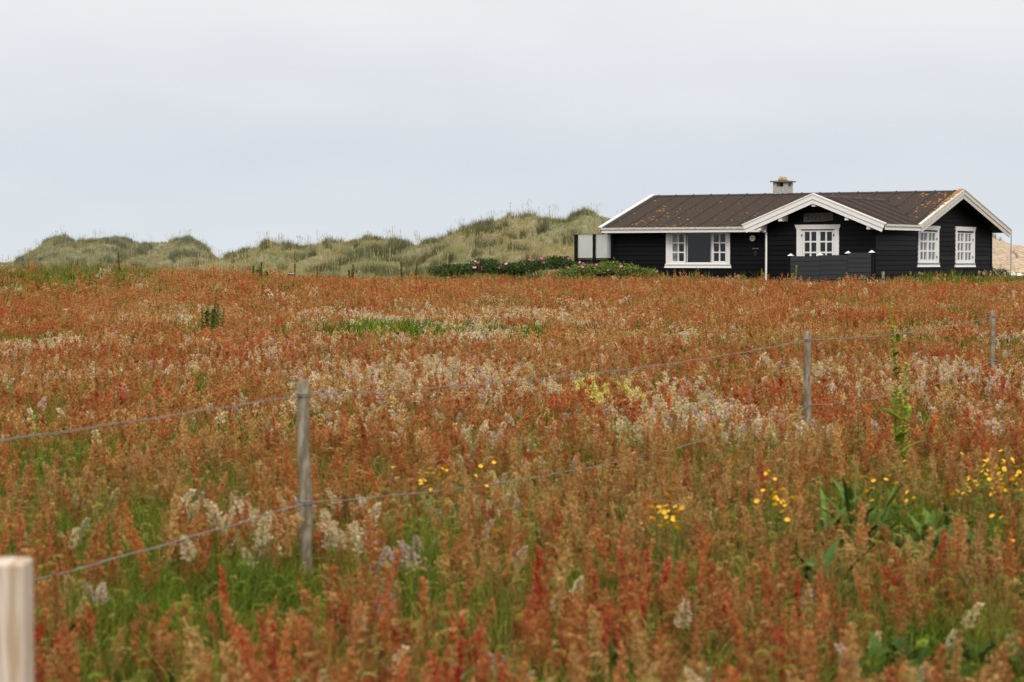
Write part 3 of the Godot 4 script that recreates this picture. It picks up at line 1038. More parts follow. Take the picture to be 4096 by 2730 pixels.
func build_wire_fence() -> void:
	var t := thing("wire_fence", "old two-wire fence on thin grey round posts crossing the sorrel field", "fence")
	# x, distance, height, lean at the top, radius, heights of the wires
	var posts := [[-3.35, 3.6, 1.03, 0.0, 0.029], [-0.945, 10.55, 1.035, -0.028, 0.0285], [2.268, 17.4, 1.03, -0.012, 0.027], [5.46, 25.8, 1.03, -0.012, 0.026], [8.9, 33.6, 1.03, 0.0, 0.026]]
	var tops := []
	var lows := []
	for p in posts:
		var at := Vector3(p[0], ground_y(p[0], p[1]), -p[1])
		var st := start()
		var path := []
		var rad := []
		for k in 9:
			var f := k / 8.0
			path.append(at + Vector3(p[3] * f + 0.004 * sin(k * 2.1 + p[1]), -0.25 + (p[2] + 0.25) * f, 0))
			rad.append(p[4] * (1.06 - 0.1 * f))
		path.append(at + Vector3(p[3], p[2] + 0.008, 0))
		rad.append(p[4] * 0.72)
		add_tube(st, path, rad, 12)
		var post := part(t, "post", done(st), M.old_wood)
		var th := 0.975
		var lh := 0.475
		for h in [th, lh]:
			var c := at + Vector3(p[3] * (h / p[2]), h, 0)
			var wrap := start()
			for k in 2:
				var ring := []
				var rr := []
				for a in 13:
					ring.append(c + Vector3(cos(TAU * a / 12.0) * (p[4] + 0.002), (k - 0.5) * 0.012, sin(TAU * a / 12.0) * (p[4] + 0.002)))
					rr.append(0.0045)
				add_tube(wrap, ring, rr, 5, false)
			part(post, "wire_wrap", done(wrap), M.wire)
			(tops if h == th else lows).append(c + Vector3(0, 0, p[4]))
	var sag := [[0.02, 0.05], [0.06, 0.12], [0.05, 0.1], [0.03, 0.08]]
	for k in posts.size() - 1:
		for lev in 2:
			var a: Vector3 = (tops if lev == 0 else lows)[k]
			var b: Vector3 = (tops if lev == 0 else lows)[k + 1]
			var st := start()
			var path := []
			var rad := []
			for i in 41:
				var f := i / 40.0
				var p := a.lerp(b, f)
				var s: float = sag[k][lev]
				p.y -= s * 4.0 * f * (1.0 - f)
				if lev == 1 and k == 1:
					p.y -= 0.05 * exp(-pow((f - 0.9) / 0.06, 2.0))
				p.y += 0.003 * sin(i * 1.7)
				path.append(p)
				rad.append(0.0029 + 0.0006 * sin(i * 2.6))
			add_tube(st, path, rad, 5, false)
			part(t, "top_wire" if lev == 0 else "bottom_wire", done(st), M.wire)

func square_post(t: Node3D, w: float, h: float, mat: Material) -> MeshInstance3D:
	var st := start()
	var r := w / 2.0
	var b := w * 0.045
	var ring := [Vector2(-r + b, -r), Vector2(r - b, -r), Vector2(r, -r + b), Vector2(r, r * 0.3), Vector2(r * 0.76, r * 0.38), Vector2(r * 0.76, r * 0.62), Vector2(r, r * 0.7), Vector2(r, r - b), Vector2(r - b, r), Vector2(-r + b, r), Vector2(-r, r - b), Vector2(-r, -r + b)]
	for i in ring.size():
		var p: Vector2 = ring[i]
		var q: Vector2 = ring[(i + 1) % ring.size()]
		quad(st, Vector3(p.x, -0.3, p.y), Vector3(q.x, -0.3, q.y), Vector3(q.x, h - b, q.y), Vector3(p.x, h - b, p.y))
		var k := 1.0 - b / r
		quad(st, Vector3(p.x, h - b, p.y), Vector3(q.x, h - b, q.y), Vector3(q.x * k, h, q.y * k), Vector3(p.x * k, h, p.y * k))
		tri(st, Vector3(0, h, 0), Vector3(p.x * k, h, p.y * k), Vector3(q.x * k, h, q.y * k))
	return part(t, "shaft", done(st), mat)

func build_posts() -> void:
	var t := thing("square_post", "pale planed square wooden post with flat top standing free of the wire", "post", Vector3(-1.022, ground_y(-1.022, 4.55), -4.55), 0.0)
	square_post(t, 0.104, 1.0 - ground_y(-1.022, 4.55), M.post_wood)
	# small posts at the far side of the field
	for q in [[752, 1060, 76.0, 0.15, "pale far-off post with a dark band on the grassy rise", true], [955, 1064, 92.0, 0.09, "faint thin post before the gap between the dunes", false], [1435, 1080, 90.0, 0.075, "thin whitish post beside the dark dock at the dune foot", false], [1562, 1090, 88.0, 0.06, "short thin stake before the dune foot", false], [3533, 1087, 84.0, 0.085, "short grey post with a band before the black end wall", true]]:
		var at := on_ground(q[0], q[2])
		var h: float = EYE - (q[1] - HORIZON) / FOCAL * q[2] - at.y
		var p := thing("marker_post", q[4], "post", at, 0.3)
		square_post(p, q[3], h, M.old_wood)
		if q[5]:
			var b: float = q[3] / 2.0 + 0.006
			part(p, "band", box_mesh(Vector3(-b, h - 0.31, -b), Vector3(b, h - 0.28, b)), M.iron)
	var at2 := on_ground(1165, 84.0)
	var h2 := EYE - (1087.0 - HORIZON) / FOCAL * 84.0 - at2.y
	var bo := thing("black_bollard", "small black bollard with a white ring at the field's far edge", "bollard", at2)
	var st := start()
	add_tube(st, [Vector3(0, -0.2, 0), Vector3(0, h2 - 0.09, 0), Vector3(0, h2 - 0.04, 0), Vector3(0, h2, 0)], [0.1, 0.115, 0.12, 0.07], 14)
	part(bo, "body", done(st), M.dark)
	st = start()
	add_tube(st, [Vector3(0, h2 - 0.075, 0), Vector3(0, h2 - 0.05, 0)], [0.124, 0.124], 14)
	part(bo, "ring", done(st), M.white)

func build_debris() -> void:
	# timber and a white sheet left beside the house
	var at := on_ground(4050, 104.0)
	at.y = 0.88
	var looks := [["long pale plank lying on top of the timber heap by the sand", 1.1, 0.24, 0.05, 2.6, M.board_new, 0.05], ["brown broken board under the pale plank by the sand", 0.3, 0.12, -0.35, 1.3, M.board_old, -0.1], ["short orange-brown board end lying beside the white sheet", -0.15, 0.05, 0.4, 0.7, M.board_old, 0.0], ["wide pale sheet of wood tilted against the timber heap", 1.25, 0.16, 0.1, 0.9, M.board_new, 0.35]]
	for k in looks.size():
		var q: Array = looks[k]
		var p := thing("timber_board", q[0], "board", at + Vector3(q[1] - 0.35, q[2], 0.3 - 0.25 * k), q[3])
		var m := part(p, "plank", box_mesh(Vector3(-q[4] / 2.0, -0.03, -0.13 if k < 3 else -0.4), Vector3(q[4] / 2.0, 0.03, 0.13 if k < 3 else 0.4)), q[5])
		m.rotation = Vector3(0.25 if k < 3 else 0.7, 0, q[6])
	var sh := thing("plastic_sheet", "crumpled white plastic sheet on the ground beside the timber heap", "sheet", at + Vector3(-0.35, 0.02, 0.7), 0.1)
	var st := start()
	st.set_smooth_group(1)
	var n := 14
	var f := func(i: int, j: int) -> Vector3:
		var x := (i / float(n) - 0.5) * 1.7
		var z := (j / float(n) - 0.5) * 0.8
		var e := minf(minf(i, n - i), minf(j, n - j)) / float(n)
		return Vector3(x, 0.02 + minf(e * 3.0, 1.0) * (0.12 + 0.22 * n_fine.get_noise_2d(x * 3.0 + 5.0, z * 4.0)), z)
	for i in n:
		for j in n:
			for p in [f.call(i, j), f.call(i + 1, j), f.call(i + 1, j + 1), f.call(i, j), f.call(i + 1, j + 1), f.call(i, j + 1)]:
				st.add_vertex(p)
	part(sh, "folds", done(st), M.sheet)

# ---------------------------------------------------------------- plants

func leaf_quad(st: SurfaceTool, at: Vector3, dir: Vector3, side: Vector3, len: float, wid: float) -> void:
	# a folded diamond: four points
	var a := at + dir * len * 0.5
	st.set_smooth_group(-1)
	for p in [at, a + side * wid, at + dir * len, at, at + dir * len, a - side * wid]:
		st.add_vertex(p)

func rand_dir(up: float) -> Vector3:
	var a := rng.randf() * TAU
	return Vector3(cos(a), up, sin(a)).normalized()

func col(c: Color, j := 0.2) -> Color:
	var k := rng.randf_range(1.0 - j, 1.0 + j)
	return Color(c.r * k, c.g * k, c.b * k)

func build_roses() -> void:
	var specs := [
		["dense dark green rose bush with bright pink blossoms before the dune", 1915, 94.5, 1.6, 0.9, 1.34, Color(0.05, 0.08, 0.022), 19],
		["dark green rose bush with pink blossoms touching the windscreen", 2200, 94.0, 1.75, 0.9, 1.38, Color(0.047, 0.075, 0.021), 28],
		["loose light green rose bush with few pink blossoms under the black wall", 2425, 92.6, 1.65, 0.8, 1.0, Color(0.12, 0.16, 0.036), 18]]
	for s in specs:
		var at := on_ground(s[1], s[2])
		var bush := thing("rose_bush", s[0], "rose bush", at, 0.0, "rose bushes beside the house")
		var st := start()
		var stems := start()
		stems.set_color(Color(0.10, 0.07, 0.04))
		var tips := []
		var lobes := []
		for k in 22:
			lobes.append([Vector3((k / 10.5 - 1.0) * s[3] + rng.randf_range(-0.15, 0.15), 0, rng.randf_range(-1, 1) * s[4]), rng.randf_range(0.36, 0.52), s[5] * rng.randf_range(0.55, 0.84)])
		for l in lobes:
			var edge: float = clampf(1.15 - absf(l[0].x) / s[3] * 0.5, 0.55, 1.1)
			for k in 380:
				var dir := rand_dir(rng.randf_range(-0.35, 1.4))
				var r: float = l[1] * pow(rng.randf(), 0.33)
				var p: Vector3 = l[0] + Vector3(dir.x * r * 1.15, l[2] * edge * 0.72 + dir.y * r * 0.72, dir.z * r * 1.15)
				if p.y < 0.03:
					continue
				st.set_color(col(s[6], 0.45))
				var d2 := rand_dir(rng.randf_range(-0.2, 0.9))
				leaf_quad(st, p, d2, d2.cross(rand_dir(0.4)).normalized(), rng.randf_range(0.06, 0.1), rng.randf_range(0.018, 0.03))
				if dir.y > 0.15 and r > l[1] * 0.86 and dir.z > -0.5:
					tips.append(p)
			add_tube(stems, [l[0] * 0.8 + Vector3(0, -0.1, 0), l[0] + Vector3(0, l[2] * 0.75, 0)], [0.012, 0.006], 5)
		# fresh shoots standing out of the outline
		for k in 26:
			if tips.is_empty():
				break
			var p: Vector3 = tips[rng.randi() % tips.size()]
			st.set_color(col(s[6], 0.4))
			for j in 7:
				var d2 := rand_dir(rng.randf_range(0.1, 1.0))
				leaf_quad(st, p + Vector3(0, j * 0.025, 0), d2, d2.cross(Vector3.UP).normalized(), 0.07, 0.02)
		part(bush, "foliage", done(st), M.leaf)
		part(bush, "stems", done(stems), M.leaf)
		for k in s[7]:
			if tips.is_empty():
				break
			var p: Vector3 = tips[rng.randi() % tips.size()]
			var b := part(bush, "blossom", blossom_mesh(Color(0.60, 0.055, 0.26) if rng.randf() < 0.7 else Color(0.66, 0.20, 0.34)), M.petal)
			b.position = p + Vector3(0, 0.02, 0.05)
			b.rotation = Vector3(rng.randf_range(0.3, 1.2), rng.randf_range(-0.6, 0.6), rng.randf_range(-0.4, 0.4))
			b.scale = Vector3.ONE * rng.randf_range(0.9, 1.5)
	# the small shrub at the rear corner of the house
	var at2 := on_ground(3992, 97.2)
	var shrub := thing("low_shrub", "small dark green shrub at the black house's far right corner", "shrub", at2)
	var st2 := start()
	for k in 1500:
		var d := rand_dir(rng.randf_range(0.0, 1.3))
		var r := 0.62 * pow(rng.randf(), 0.4)
		st2.set_color(col(Color(0.035, 0.06, 0.018), 0.4))
		var d2 := rand_dir(0.5)
		leaf_quad(st2, Vector3(d.x * r * 0.8, 0.1 + d.y * r, d.z * r), d2, d2.cross(Vector3.UP).normalized(), 0.08, 0.022)
	part(shrub, "foliage", done(st2), M.leaf)

func blossom_mesh(c: Color) -> ArrayMesh:
	var st := start()
	for k in 5:
		var a := TAU * k / 5.0 + rng.randf_range(-0.15, 0.15)
		st.set_color(col(c, 0.15))
		var d := Vector3(cos(a), 0.35, sin(a))
		var s := Vector3(-sin(a), 0, cos(a))
		var tip := d * 0.052
		for p in [Vector3.ZERO, tip * 0.7 + s * 0.03, tip + Vector3(0, 0.004, 0), Vector3.ZERO, tip + Vector3(0, 0.004, 0), tip * 0.7 - s * 0.03]:
			st.add_vertex(p)
	st.set_color(Color(0.6, 0.42, 0.08))
	for k in 6:
		var a := TAU * k / 6.0
		tri(st, Vector3(0, 0.016, 0), Vector3(cos(a) * 0.012, 0.01, sin(a) * 0.012), Vector3(cos(a + 1.05) * 0.012, 0.01, sin(a + 1.05) * 0.012))
	return done(st)

# a lanceolate leaf, folded along its rib and bending outwards
func blade_leaf(st: SurfaceTool, at: Vector3, dir: Vector3, len: float, wid: float, bend: float, wave := 0.0) -> void:
	var out := Vector3(dir.x, 0, dir.z).normalized()
	var side := Vector3(-out.z, 0, out.x)
	var n := 7
	var p := at
	var d := dir.normalized()
	var prev := []
	for k in n + 1:
		var f := k / float(n)
		var w := wid * sin(PI * pow(f, 0.72)) * (1.0 + wave * sin(k * 2.4)) + 0.001
		var nor := side.cross(d)
		var row := [p - side * w + nor * w * 0.3, p, p + side * w + nor * w * 0.3]
		if k > 0:
			quad(st, prev[0], row[0], row[1], prev[1])
			quad(st, prev[1], row[1], row[2], prev[2])
		prev = row
		d = (d + (out * 0.5 - Vector3.UP * 0.6) * bend / n).normalized()
		p += d * len / n

func dock_plant(at: Vector3, h: float, c: Color, label: String, n_spikes: int, leaves: int, wide := 0.06, coarse := 1.0) -> void:
	var t := thing("dock_plant", label, "dock", at, rng.randf() * TAU)
	for k in n_spikes:
		var hh := h * (1.0 if k == 0 else rng.randf_range(0.6, 0.92))
		var lean := Vector3(rng.randf_range(-0.1, 0.1), 0, rng.randf_range(-0.1, 0.1)) * hh
		var foot := Vector3(rng.randf_range(-wide, wide), -0.05, rng.randf_range(-wide, wide)) * (0.0 if k == 0 else 1.0)
		var st := start()
		st.set_color(col(Color(0.16, 0.15, 0.045), 0.2))
		add_tube(st, [foot, foot + lean * 0.5 + Vector3(0, hh * 0.5, 0), foot + lean + Vector3(0, hh, 0)], [0.008, 0.006, 0.002], 5)
		part(t, "stem", done(st), M.leaf)
		st = start()
		for j in int(260 * hh):
			var f := rng.randf_range(0.45, 1.0)
			var p := foot + lean * f + Vector3(0, hh * f, 0)
			var wob := 0.6 + 0.4 * sin(f * 60.0)
			var r := (0.075 * (1.15 - f) + 0.014) * wob * rng.randf()
			var d := rand_dir(rng.randf_range(0.2, 1.2))
			st.set_color(col(c, 0.35))
			leaf_quad(st, p + d * r, rand_dir(0.8), rand_dir(0.0), rng.randf_range(0.016, 0.03) * coarse, 0.008 * coarse)
		part(t, "seed_spike", done(st), M.leaf)
	for k in leaves:
		var st := start()
		st.set_color(col(Color(0.15, 0.24, 0.025) if c.g > 0.3 else Color(0.075, 0.125, 0.022), 0.35))
		var a := rng.randf() * TAU
		var hy := rng.randf_range(0.0, 0.7) * h
		blade_leaf(st, Vector3(rng.randf_range(-wide, wide) * 0.8, hy, rng.randf_range(-wide, wide) * 0.8), Vector3(cos(a), rng.randf_range(0.5, 1.5), sin(a)), rng.randf_range(0.12, 0.22), rng.randf_range(0.02, 0.034), rng.randf_range(0.6, 1.8), 0.15)
		part(t, "leaf", done(st), M.leaf)

func build_docks() -> void:
	var yellow := Color(0.33, 0.34, 0.05)
	var brown := Color(0.16, 0.135, 0.045)
	var olive := Color(0.12, 0.15, 0.03)
	# pixel column, pixel row of the tip, distance
	var list := [
		[3602, 1460, 14.6, yellow, "tall yellow-green dock with broad leaves inside the wire fence", 4, 22, 0.05],
		[3592, 1215, 24.0, yellow, "thin yellow-green dock standing beyond the upper wire", 2, 6],
		[850, 1190, 43.0, olive, "bushy green dock standing in the sorrel by a pale grass patch", 12, 70, 0.2],
		[1040, 1052, 74.0, olive, "tall leafy green dock at the field edge before the low dune", 10, 70, 0.3],
		[1176, 1058, 83.0, brown, "slender dark dock beside the small black bollard", 1, 3],
		[1408, 1060, 88.0, brown, "dark brown pair of dock spikes beside the whitish post", 5, 6, 0.12],
		[1607, 1048, 87.0, brown, "tall single dock spike at the foot of the grassy dune", 2, 10],
		[1655, 1056, 88.0, olive, "leafy green dock next to the tall spike at the dune foot", 4, 14, 0.16],
		[482, 1012, 66.0, brown, "brown-green dock spike rising from the reddish mound", 1, 4],
		[1270, 1066, 90.0, olive, "faint olive dock among the grass at the dune foot", 2, 3],
		[2978, 1110, 83.0, yellow, "low yellow-green dock before the number lamp wall", 2, 4],
		[3050, 1078, 85.0, yellow, "yellow-green dock with two spikes beside the white rain pipe", 3, 6],
		[3176, 1066, 84.0, yellow, "bright green dock spike before the low board fence", 2, 6],
		[3640, 1088, 80.0, yellow, "green dock before the end wall under the windows", 3, 8],
		[3365, 1112, 80.0, yellow, "low bright green dock clump before the middle of the board fence", 4, 10],
		[2545, 1300, 40.0, olive, "small olive dock half hidden in the sorrel below the rose bush", 2, 5]]
	for q in list:
		var at := on_ground(q[0], q[2])
		var h: float = EYE - (q[1] - HORIZON) / FOCAL * q[2] - at.y
		dock_plant(at, clampf(h, 0.5, 1.3), q[3], q[4], q[5], q[6], q[7] if q.size() > 7 else 0.06, clampf(q[2] / 36.0, 1.0, 1.9))

func leafy_plant(at: Vector3, n: int, h: float, wid: float, c: Color, label: String) -> void:
	var t := thing("leafy_plant", label, "plant", at, rng.randf() * TAU)
	var stems := 3
	for k in stems:
		var st := start()
		st.set_color(col(Color(0.15, 0.18, 0.05), 0.2))
		add_tube(st, [Vector3(k - 1, 0, k % 2) * 0.05 + Vector3(0, -0.03, 0), Vector3(k - 1, 0, k % 2) * 0.09 + Vector3(0, h * rng.randf_range(0.75, 0.95), 0)], [0.007, 0.003], 5)
		part(t, "stalk", done(st), M.leaf)
	for k in n:
		var a := k * 2.4 + rng.randf_range(-0.3, 0.3)
		var st := start()
		st.set_color(col(c, 0.35))
		var f := float(k) / n
		var foot := Vector3((k % stems) - 1, 0, (k % stems) % 2) * (0.05 + 0.04 * f) + Vector3(0, h * 0.6 * f, 0)
		blade_leaf(st, foot, Vector3(cos(a), rng.randf_range(1.2, 3.2), sin(a)), h * rng.randf_range(0.5, 0.75) * (1.0 - 0.25 * f), wid * rng.randf_range(0.8, 1.25) * (1.0 - 0.35 * f), rng.randf_range(0.3, 1.2), 0.1)
		part(t, "leaf", done(st), M.leaf)

func build_leafy_plants() -> void:
	var g := Color(0.085, 0.14, 0.03)
	var dark := Color(0.05, 0.095, 0.026)
	# column, distance, label, leaves, height, width of a leaf
	var list := [
		[3370, 10.9, "upright blue-green leafy plant between buttercups right of the fence gap", 24, 0.58, 0.024, g],
		[3460, 11.1, "green leafy plant with erect narrow leaves among scattered buttercups", 24, 0.56, 0.024, g],
		[3650, 10.6, "broad-leaved green plant standing in a clearing of the sorrel", 28, 0.42, 0.034, g],
		[3740, 10.9, "tall broad-leaved plant with slender stalks in the green clearing", 28, 0.46, 0.034, g],
		[3840, 10.5, "dark broad-leaved plant beside the green clearing", 26, 0.40, 0.034, dark],
		[3330, 9.7, "dark leafy plant sunk among rust-red sorrel", 18, 0.42, 0.042, dark],
		[3620, 8.0, "dark green broad-leaved plant in the shaded hollow", 28, 0.34, 0.036, dark],
		[3830, 7.6, "low dark leafy plant in the hollow with drooping grass heads", 28, 0.30, 0.036, dark],
		[3990, 8.1, "dark leafy plant beside drooping pink grass heads", 28, 0.33, 0.036, dark],
		[4050, 7.1, "dark leafy plant at the lower end of the green hollow", 26, 0.29, 0.036, dark],
		[3700, 7.0, "wide-leaved dark plant under a salmon sorrel spike", 26, 0.29, 0.036, dark],
		[150, 8.4, "small green leafy plant near the planed square post", 14, 0.34, 0.03, g],
		[2420, 8.2, "green leafy plant among salmon sorrel spikes", 12, 0.32, 0.034, g]]
	for q in list:
		leafy_plant(on_ground(q[0], q[1]), q[3], q[4], q[5], q[6], q[2])

func build_buttercups() -> void:
	var kinds := []
	for v in 4:
		var st := start()
		for k in 5:
			var a := TAU * k / 5.0
			st.set_color(Color(0.76, 0.40, 0.006) if k % 2 == 0 else Color(0.82, 0.48, 0.008))
			var d := Vector3(cos(a), 0.95, sin(a))
			var s := Vector3(-sin(a), 0, cos(a))
			var tip := d * 0.012
			for p in [Vector3.ZERO, tip * 0.75 + s * 0.0105, tip, Vector3.ZERO, tip, tip * 0.75 - s * 0.0105]:
				st.add_vertex(p)
		var flower := done(st)
		st = start()
		st.set_color(Color(0.11, 0.16, 0.03))
		add_tube(st, [Vector3(0, -0.05, 0), Vector3(0.012 * v, 0.18, 0.01), Vector3(0.018 * v, 0.45, 0.0)], [0.0022, 0.0018, 0.0014], 4, false)
		kinds.append([flower, done(st), Vector3(0.018 * v, 0.45, 0.0)])
	# [column, row, spread across, spread in rows, number, label, group]
	var patches := [
		[4000, 1895, 95, 62, 100, "yellow buttercup in the dense drift by the leafy clearing's edge", "buttercups in the dense drift"],
		[3560, 1930, 190, 70, 34, "yellow buttercup scattered over the leafy clearing", "buttercups over the leafy clearing"],
		[2670, 2045, 75, 42, 40, "yellow buttercup in the small clump among rusty sorrel", "buttercups in the small clump"],
		[3110, 1985, 55, 75, 26, "yellow buttercup in the loose row before the leafy plants", "buttercups before the leafy plants"],
		[1770, 1890, 150, 42, 22, "yellow buttercup among pale grass heads behind the thin fence post", "buttercups among pale grass"],
		[4010, 2080, 70, 60, 5, "single yellow buttercup below the dense drift", "buttercups below the drift"]]
	for q in patches:
		for k in q[4]:
			var at := spot(q[0] + rng.randfn(0.0, q[2] * 0.62), q[1] + rng.randfn(0.0, q[3] * 0.55), 0.45)
			var v: Array = kinds[rng.randi() % 4]
			var b := thing("buttercup", q[5], "flower", at, rng.randf() * TAU, q[6])
			b.scale = Vector3.ONE * rng.randf_range(0.86, 1.06)
			part(b, "stem", v[1], M.plant)
			var f := part(b, "blossom", v[0], M.petal)
			f.position = v[2]
			f.rotation = Vector3(rng.randf_range(-0.9, 0.9), rng.randf() * TAU, rng.randf_range(-0.9, 0.9))

# --- meshes of the meadow

func ribbon(st: SurfaceTool, a: Vector3, b: Vector3, w: float) -> void:
	var d := (b - a).normalized()
	var s := d.cross(Vector3.FORWARD).normalized() * w
	var s2 := d.cross(Vector3.RIGHT).normalized() * w
	for q in [s, s2]:
		quad(st, a - q, b - q * 0.6, b + q * 0.6, a + q)

func sorrel_stem(h: float, lean: Vector3) -> ArrayMesh:
	var st := start()
	st.set_color(Color(0.55, 0.62, 0.55))
	ribbon(st, Vector3(0, -0.02, 0), lean * 0.4 + Vector3(0, h * 0.55, 0), 0.0016)
	ribbon(st, lean * 0.4 + Vector3(0, h * 0.55, 0), lean + Vector3(0, h, 0), 0.0012)
	return done(st)

func sorrel_spike(h: float, lean: Vector3, n: int, size: float, width: float) -> ArrayMesh:
	var st := start()
	var branches := []
	for k in 9:
		branches.append([rng.randf_range(0.5, 0.88), rand_dir(rng.randf_range(1.3, 2.6)), rng.randf_range(0.5, 1.0)])
	for k in n:
		var p: Vector3
		if rng.randf() < 0.45:
			var f := rng.randf_range(0.52, 1.0)
			p = lean * f * f + Vector3(0, h * f, 0) + rand_dir(0.2) * rng.randf() * width * 0.35
		else:
			var b: Array = branches[rng.randi() % branches.size()]
			var f: float = b[0]
			var along: float = rng.randf() * b[2] * width * 2.6 * (1.25 - f)
			p = lean * f * f + Vector3(0, h * f, 0) + b[1] * along * 1.3 + rand_dir(0.0) * 0.004
		var k2 := rng.randf_range(0.82, 1.2)
		st.set_color(Color(k2, k2 * rng.randf_range(0.9, 1.1), k2 * rng.randf_range(0.9, 1.1)))
		var d := rand_dir(rng.randf_range(0.2, 2.2))
		leaf_quad(st, p, d, d.cross(rand_dir(0.3)).normalized(), size * rng.randf_range(0.7, 1.4), size * 0.24)
	return done(st)

func plume(h: float, lean: Vector3, n: int, size: float) -> ArrayMesh:
	var st := start()
	for k in n:
		var f := rng.randf()
		var w := 0.030 * sin(PI * pow(f, 0.5)) + 0.003
		var up := h * (0.70 + 0.30 * f)
		var bend := lean * (0.6 + f * f * 1.3)
		var d := rand_dir(rng.randf_range(0.3, 1.4))
		var p := Vector3(bend.x, up - lean.length() * f * 0.5, bend.z) + Vector3(d.x, 0, d.z) * w * rng.randf_range(0.3, 1.0)
		var k2 := rng.randf_range(0.8, 1.22)
		st.set_color(Color(k2, k2, k2))
		leaf_quad(st, p, d, d.cross(rand_dir(0.0)).normalized(), size * rng.randf_range(0.7, 1.4), size * 0.25)
	return done(st)

func grass_tuft(n: int, h: float, w: float, spread: float, heads: int) -> ArrayMesh:
	var st := start()
	for k in n:
		var a := rng.randf() * TAU
		var out := Vector3(cos(a), 0, sin(a))
		var side := Vector3(-sin(a), 0, cos(a))
		if rng.randf() < 0.5:
			side = rand_dir(0.0)
		var hh := h * rng.randf_range(0.55, 1.1)
		var foot := out * rng.randf() * spread * 0.4
		var bow := rng.randf_range(0.05, 0.5) * hh
		var j := rng.randf_range(0.7, 1.35)
		st.set_color(Color(j, j * rng.randf_range(0.92, 1.08), j * 0.9))
		var p0 := foot
		var p1 := foot + out * bow * 0.3 + Vector3(0, hh * 0.6, 0)
		var p2 := foot + out * bow + Vector3(0, hh * (1.0 - bow * 0.3 / hh), 0)
		quad(st, p0 - side * w, p1 - side * w * 0.8, p1 + side * w * 0.8, p0 + side * w)
		tri(st, p1 - side * w * 0.8, p2, p1 + side * w * 0.8)
	for k in heads:
		var a := rng.randf() * TAU
		var out := Vector3(cos(a), 0, sin(a))
		var hh := h * rng.randf_range(1.1, 1.4)
		st.set_color(Color(1.9, 1.3, 0.9))
		var top := out * 0.06 + Vector3(0, hh, 0)
		ribbon(st, Vector3(0, 0, 0), top, 0.0012)
		for j in 12:
			var f := j / 12.0
			var p := top + out * (0.07 * f) + Vector3(0, 0.035 * f - 0.06 * f * f, 0) + rand_dir(0.0) * 0.006
			var d := (out + rand_dir(0.2) * 0.6).normalized()
			st.set_color(Color(3.2, 1.9, 1.3) * rng.randf_range(0.8, 1.2))
			leaf_quad(st, p, d, d.cross(Vector3.UP).normalized(), 0.014, 0.004)
	return done(st)

func merged(list: Array) -> ArrayMesh:
	var st := SurfaceTool.new()
	st.begin(Mesh.PRIMITIVE_TRIANGLES)
	for q in list:
		st.append_from(q[0], 0, q[1])
	return st.commit()

func scatter(called: String, label: String, category: String, mesh: Mesh, places: Array) -> void:
	if places.is_empty():
		return
	var mm := MultiMesh.new()
	mm.transform_format = MultiMesh.TRANSFORM_3D
	mm.use_colors = true
	mm.mesh = mesh
	mm.instance_count = places.size()
	for i in places.size():
		mm.set_instance_transform(i, places[i][0])
		mm.set_instance_color(i, places[i][1])
	var o := MultiMeshInstance3D.new()
	o.multimesh = mm
	o.material_override = M.plant
	o.name = numbered(called)
	add_child(o)
	o.set_meta("kind", "stuff")
	tag(o, label, category)

func placed(at: Vector3, s: float, tilt := 0.12) -> Transform3D:
	var b := Basis(Vector3.UP, rng.randf() * TAU) * Basis(Vector3.RIGHT, rng.randfn(0.0, tilt))
	return Transform3D(b.scaled(Vector3(s, s, s)), at)

var patches := []

func patch(px: float, py: float, rx: float, ry: float, kind: String, amount: float) -> void:
	var c := spot(px, py, 0.28)
	var d := -c.z
	var far := -spot(px, py - ry, 0.28).z
	var near := -spot(px, py + ry, 0.28).z
	patches.append([c.x, d, rx * d / FOCAL, maxf((far - near) * 0.5, 0.25), kind, amount])

func patch_sum(x: float, d: float) -> Dictionary:
	var r := {"pale": 0.0, "green": 0.0, "red": 0.0, "tan": 0.0, "yellow": 0.0, "low": 0.0}
	for p in patches:
		var dz: float = (d - p[1]) / p[3]
		if dz > 2.4 or dz < -2.4:
			continue
		var dx: float = (x - p[0]) / p[2]
		var q := dx * dx + dz * dz
		if q < 6.0:
			r[p[4]] = minf(r[p[4]] + p[5] * exp(-q), 1.0 if p[4] == "low" else 9.0)
	return r

func in_house(x: float, d: float) -> bool:
	var p := Vector3(x, 0, -d) - HOUSE_AT
	var u := p.x * cos(HOUSE_TURN) - p.z * sin(HOUSE_TURN)
	var v := -(p.x * sin(HOUSE_TURN) + p.z * cos(HOUSE_TURN))
	if u > 0.2 and u < 13.95 and v > 0.45 and v < 10.5:
		return true
	if u > 9.0 and u < 13.95 and v > -3.35 and v < 1.0:
		return true
	if u > -1.5 and u < 0.5 and absf(v - 0.3) < 0.1:
		return true
	return false

func sorrel_tint(x: float, d: float, red: float, tan_: float) -> Color:
	var t := n_tone.get_noise_2d(x * 1.3, d * 0.9) * 0.9 + rng.randfn(0.0, 0.42) + n_clump.get_noise_2d(x * 0.9 + 50.0, d * 0.6) * 0.5 + red * 0.5 - tan_ * 0.5
	var c: Color
	if t > 1.1:
		c = Color(0.42, 0.034, 0.02)
	elif t > 0.68:
		c = Color(0.44, 0.092, 0.038)
	elif t > 0.22:
		c = Color(0.455, 0.145, 0.047)
	elif t > -0.25:
		c = Color(0.465, 0.195, 0.064)
	else:
		c = Color(0.49, 0.285, 0.10)
	c = c.lerp(Color(0.21, 0.105, 0.034), rng.randf() * 0.55)
	return col(c, 0.16)

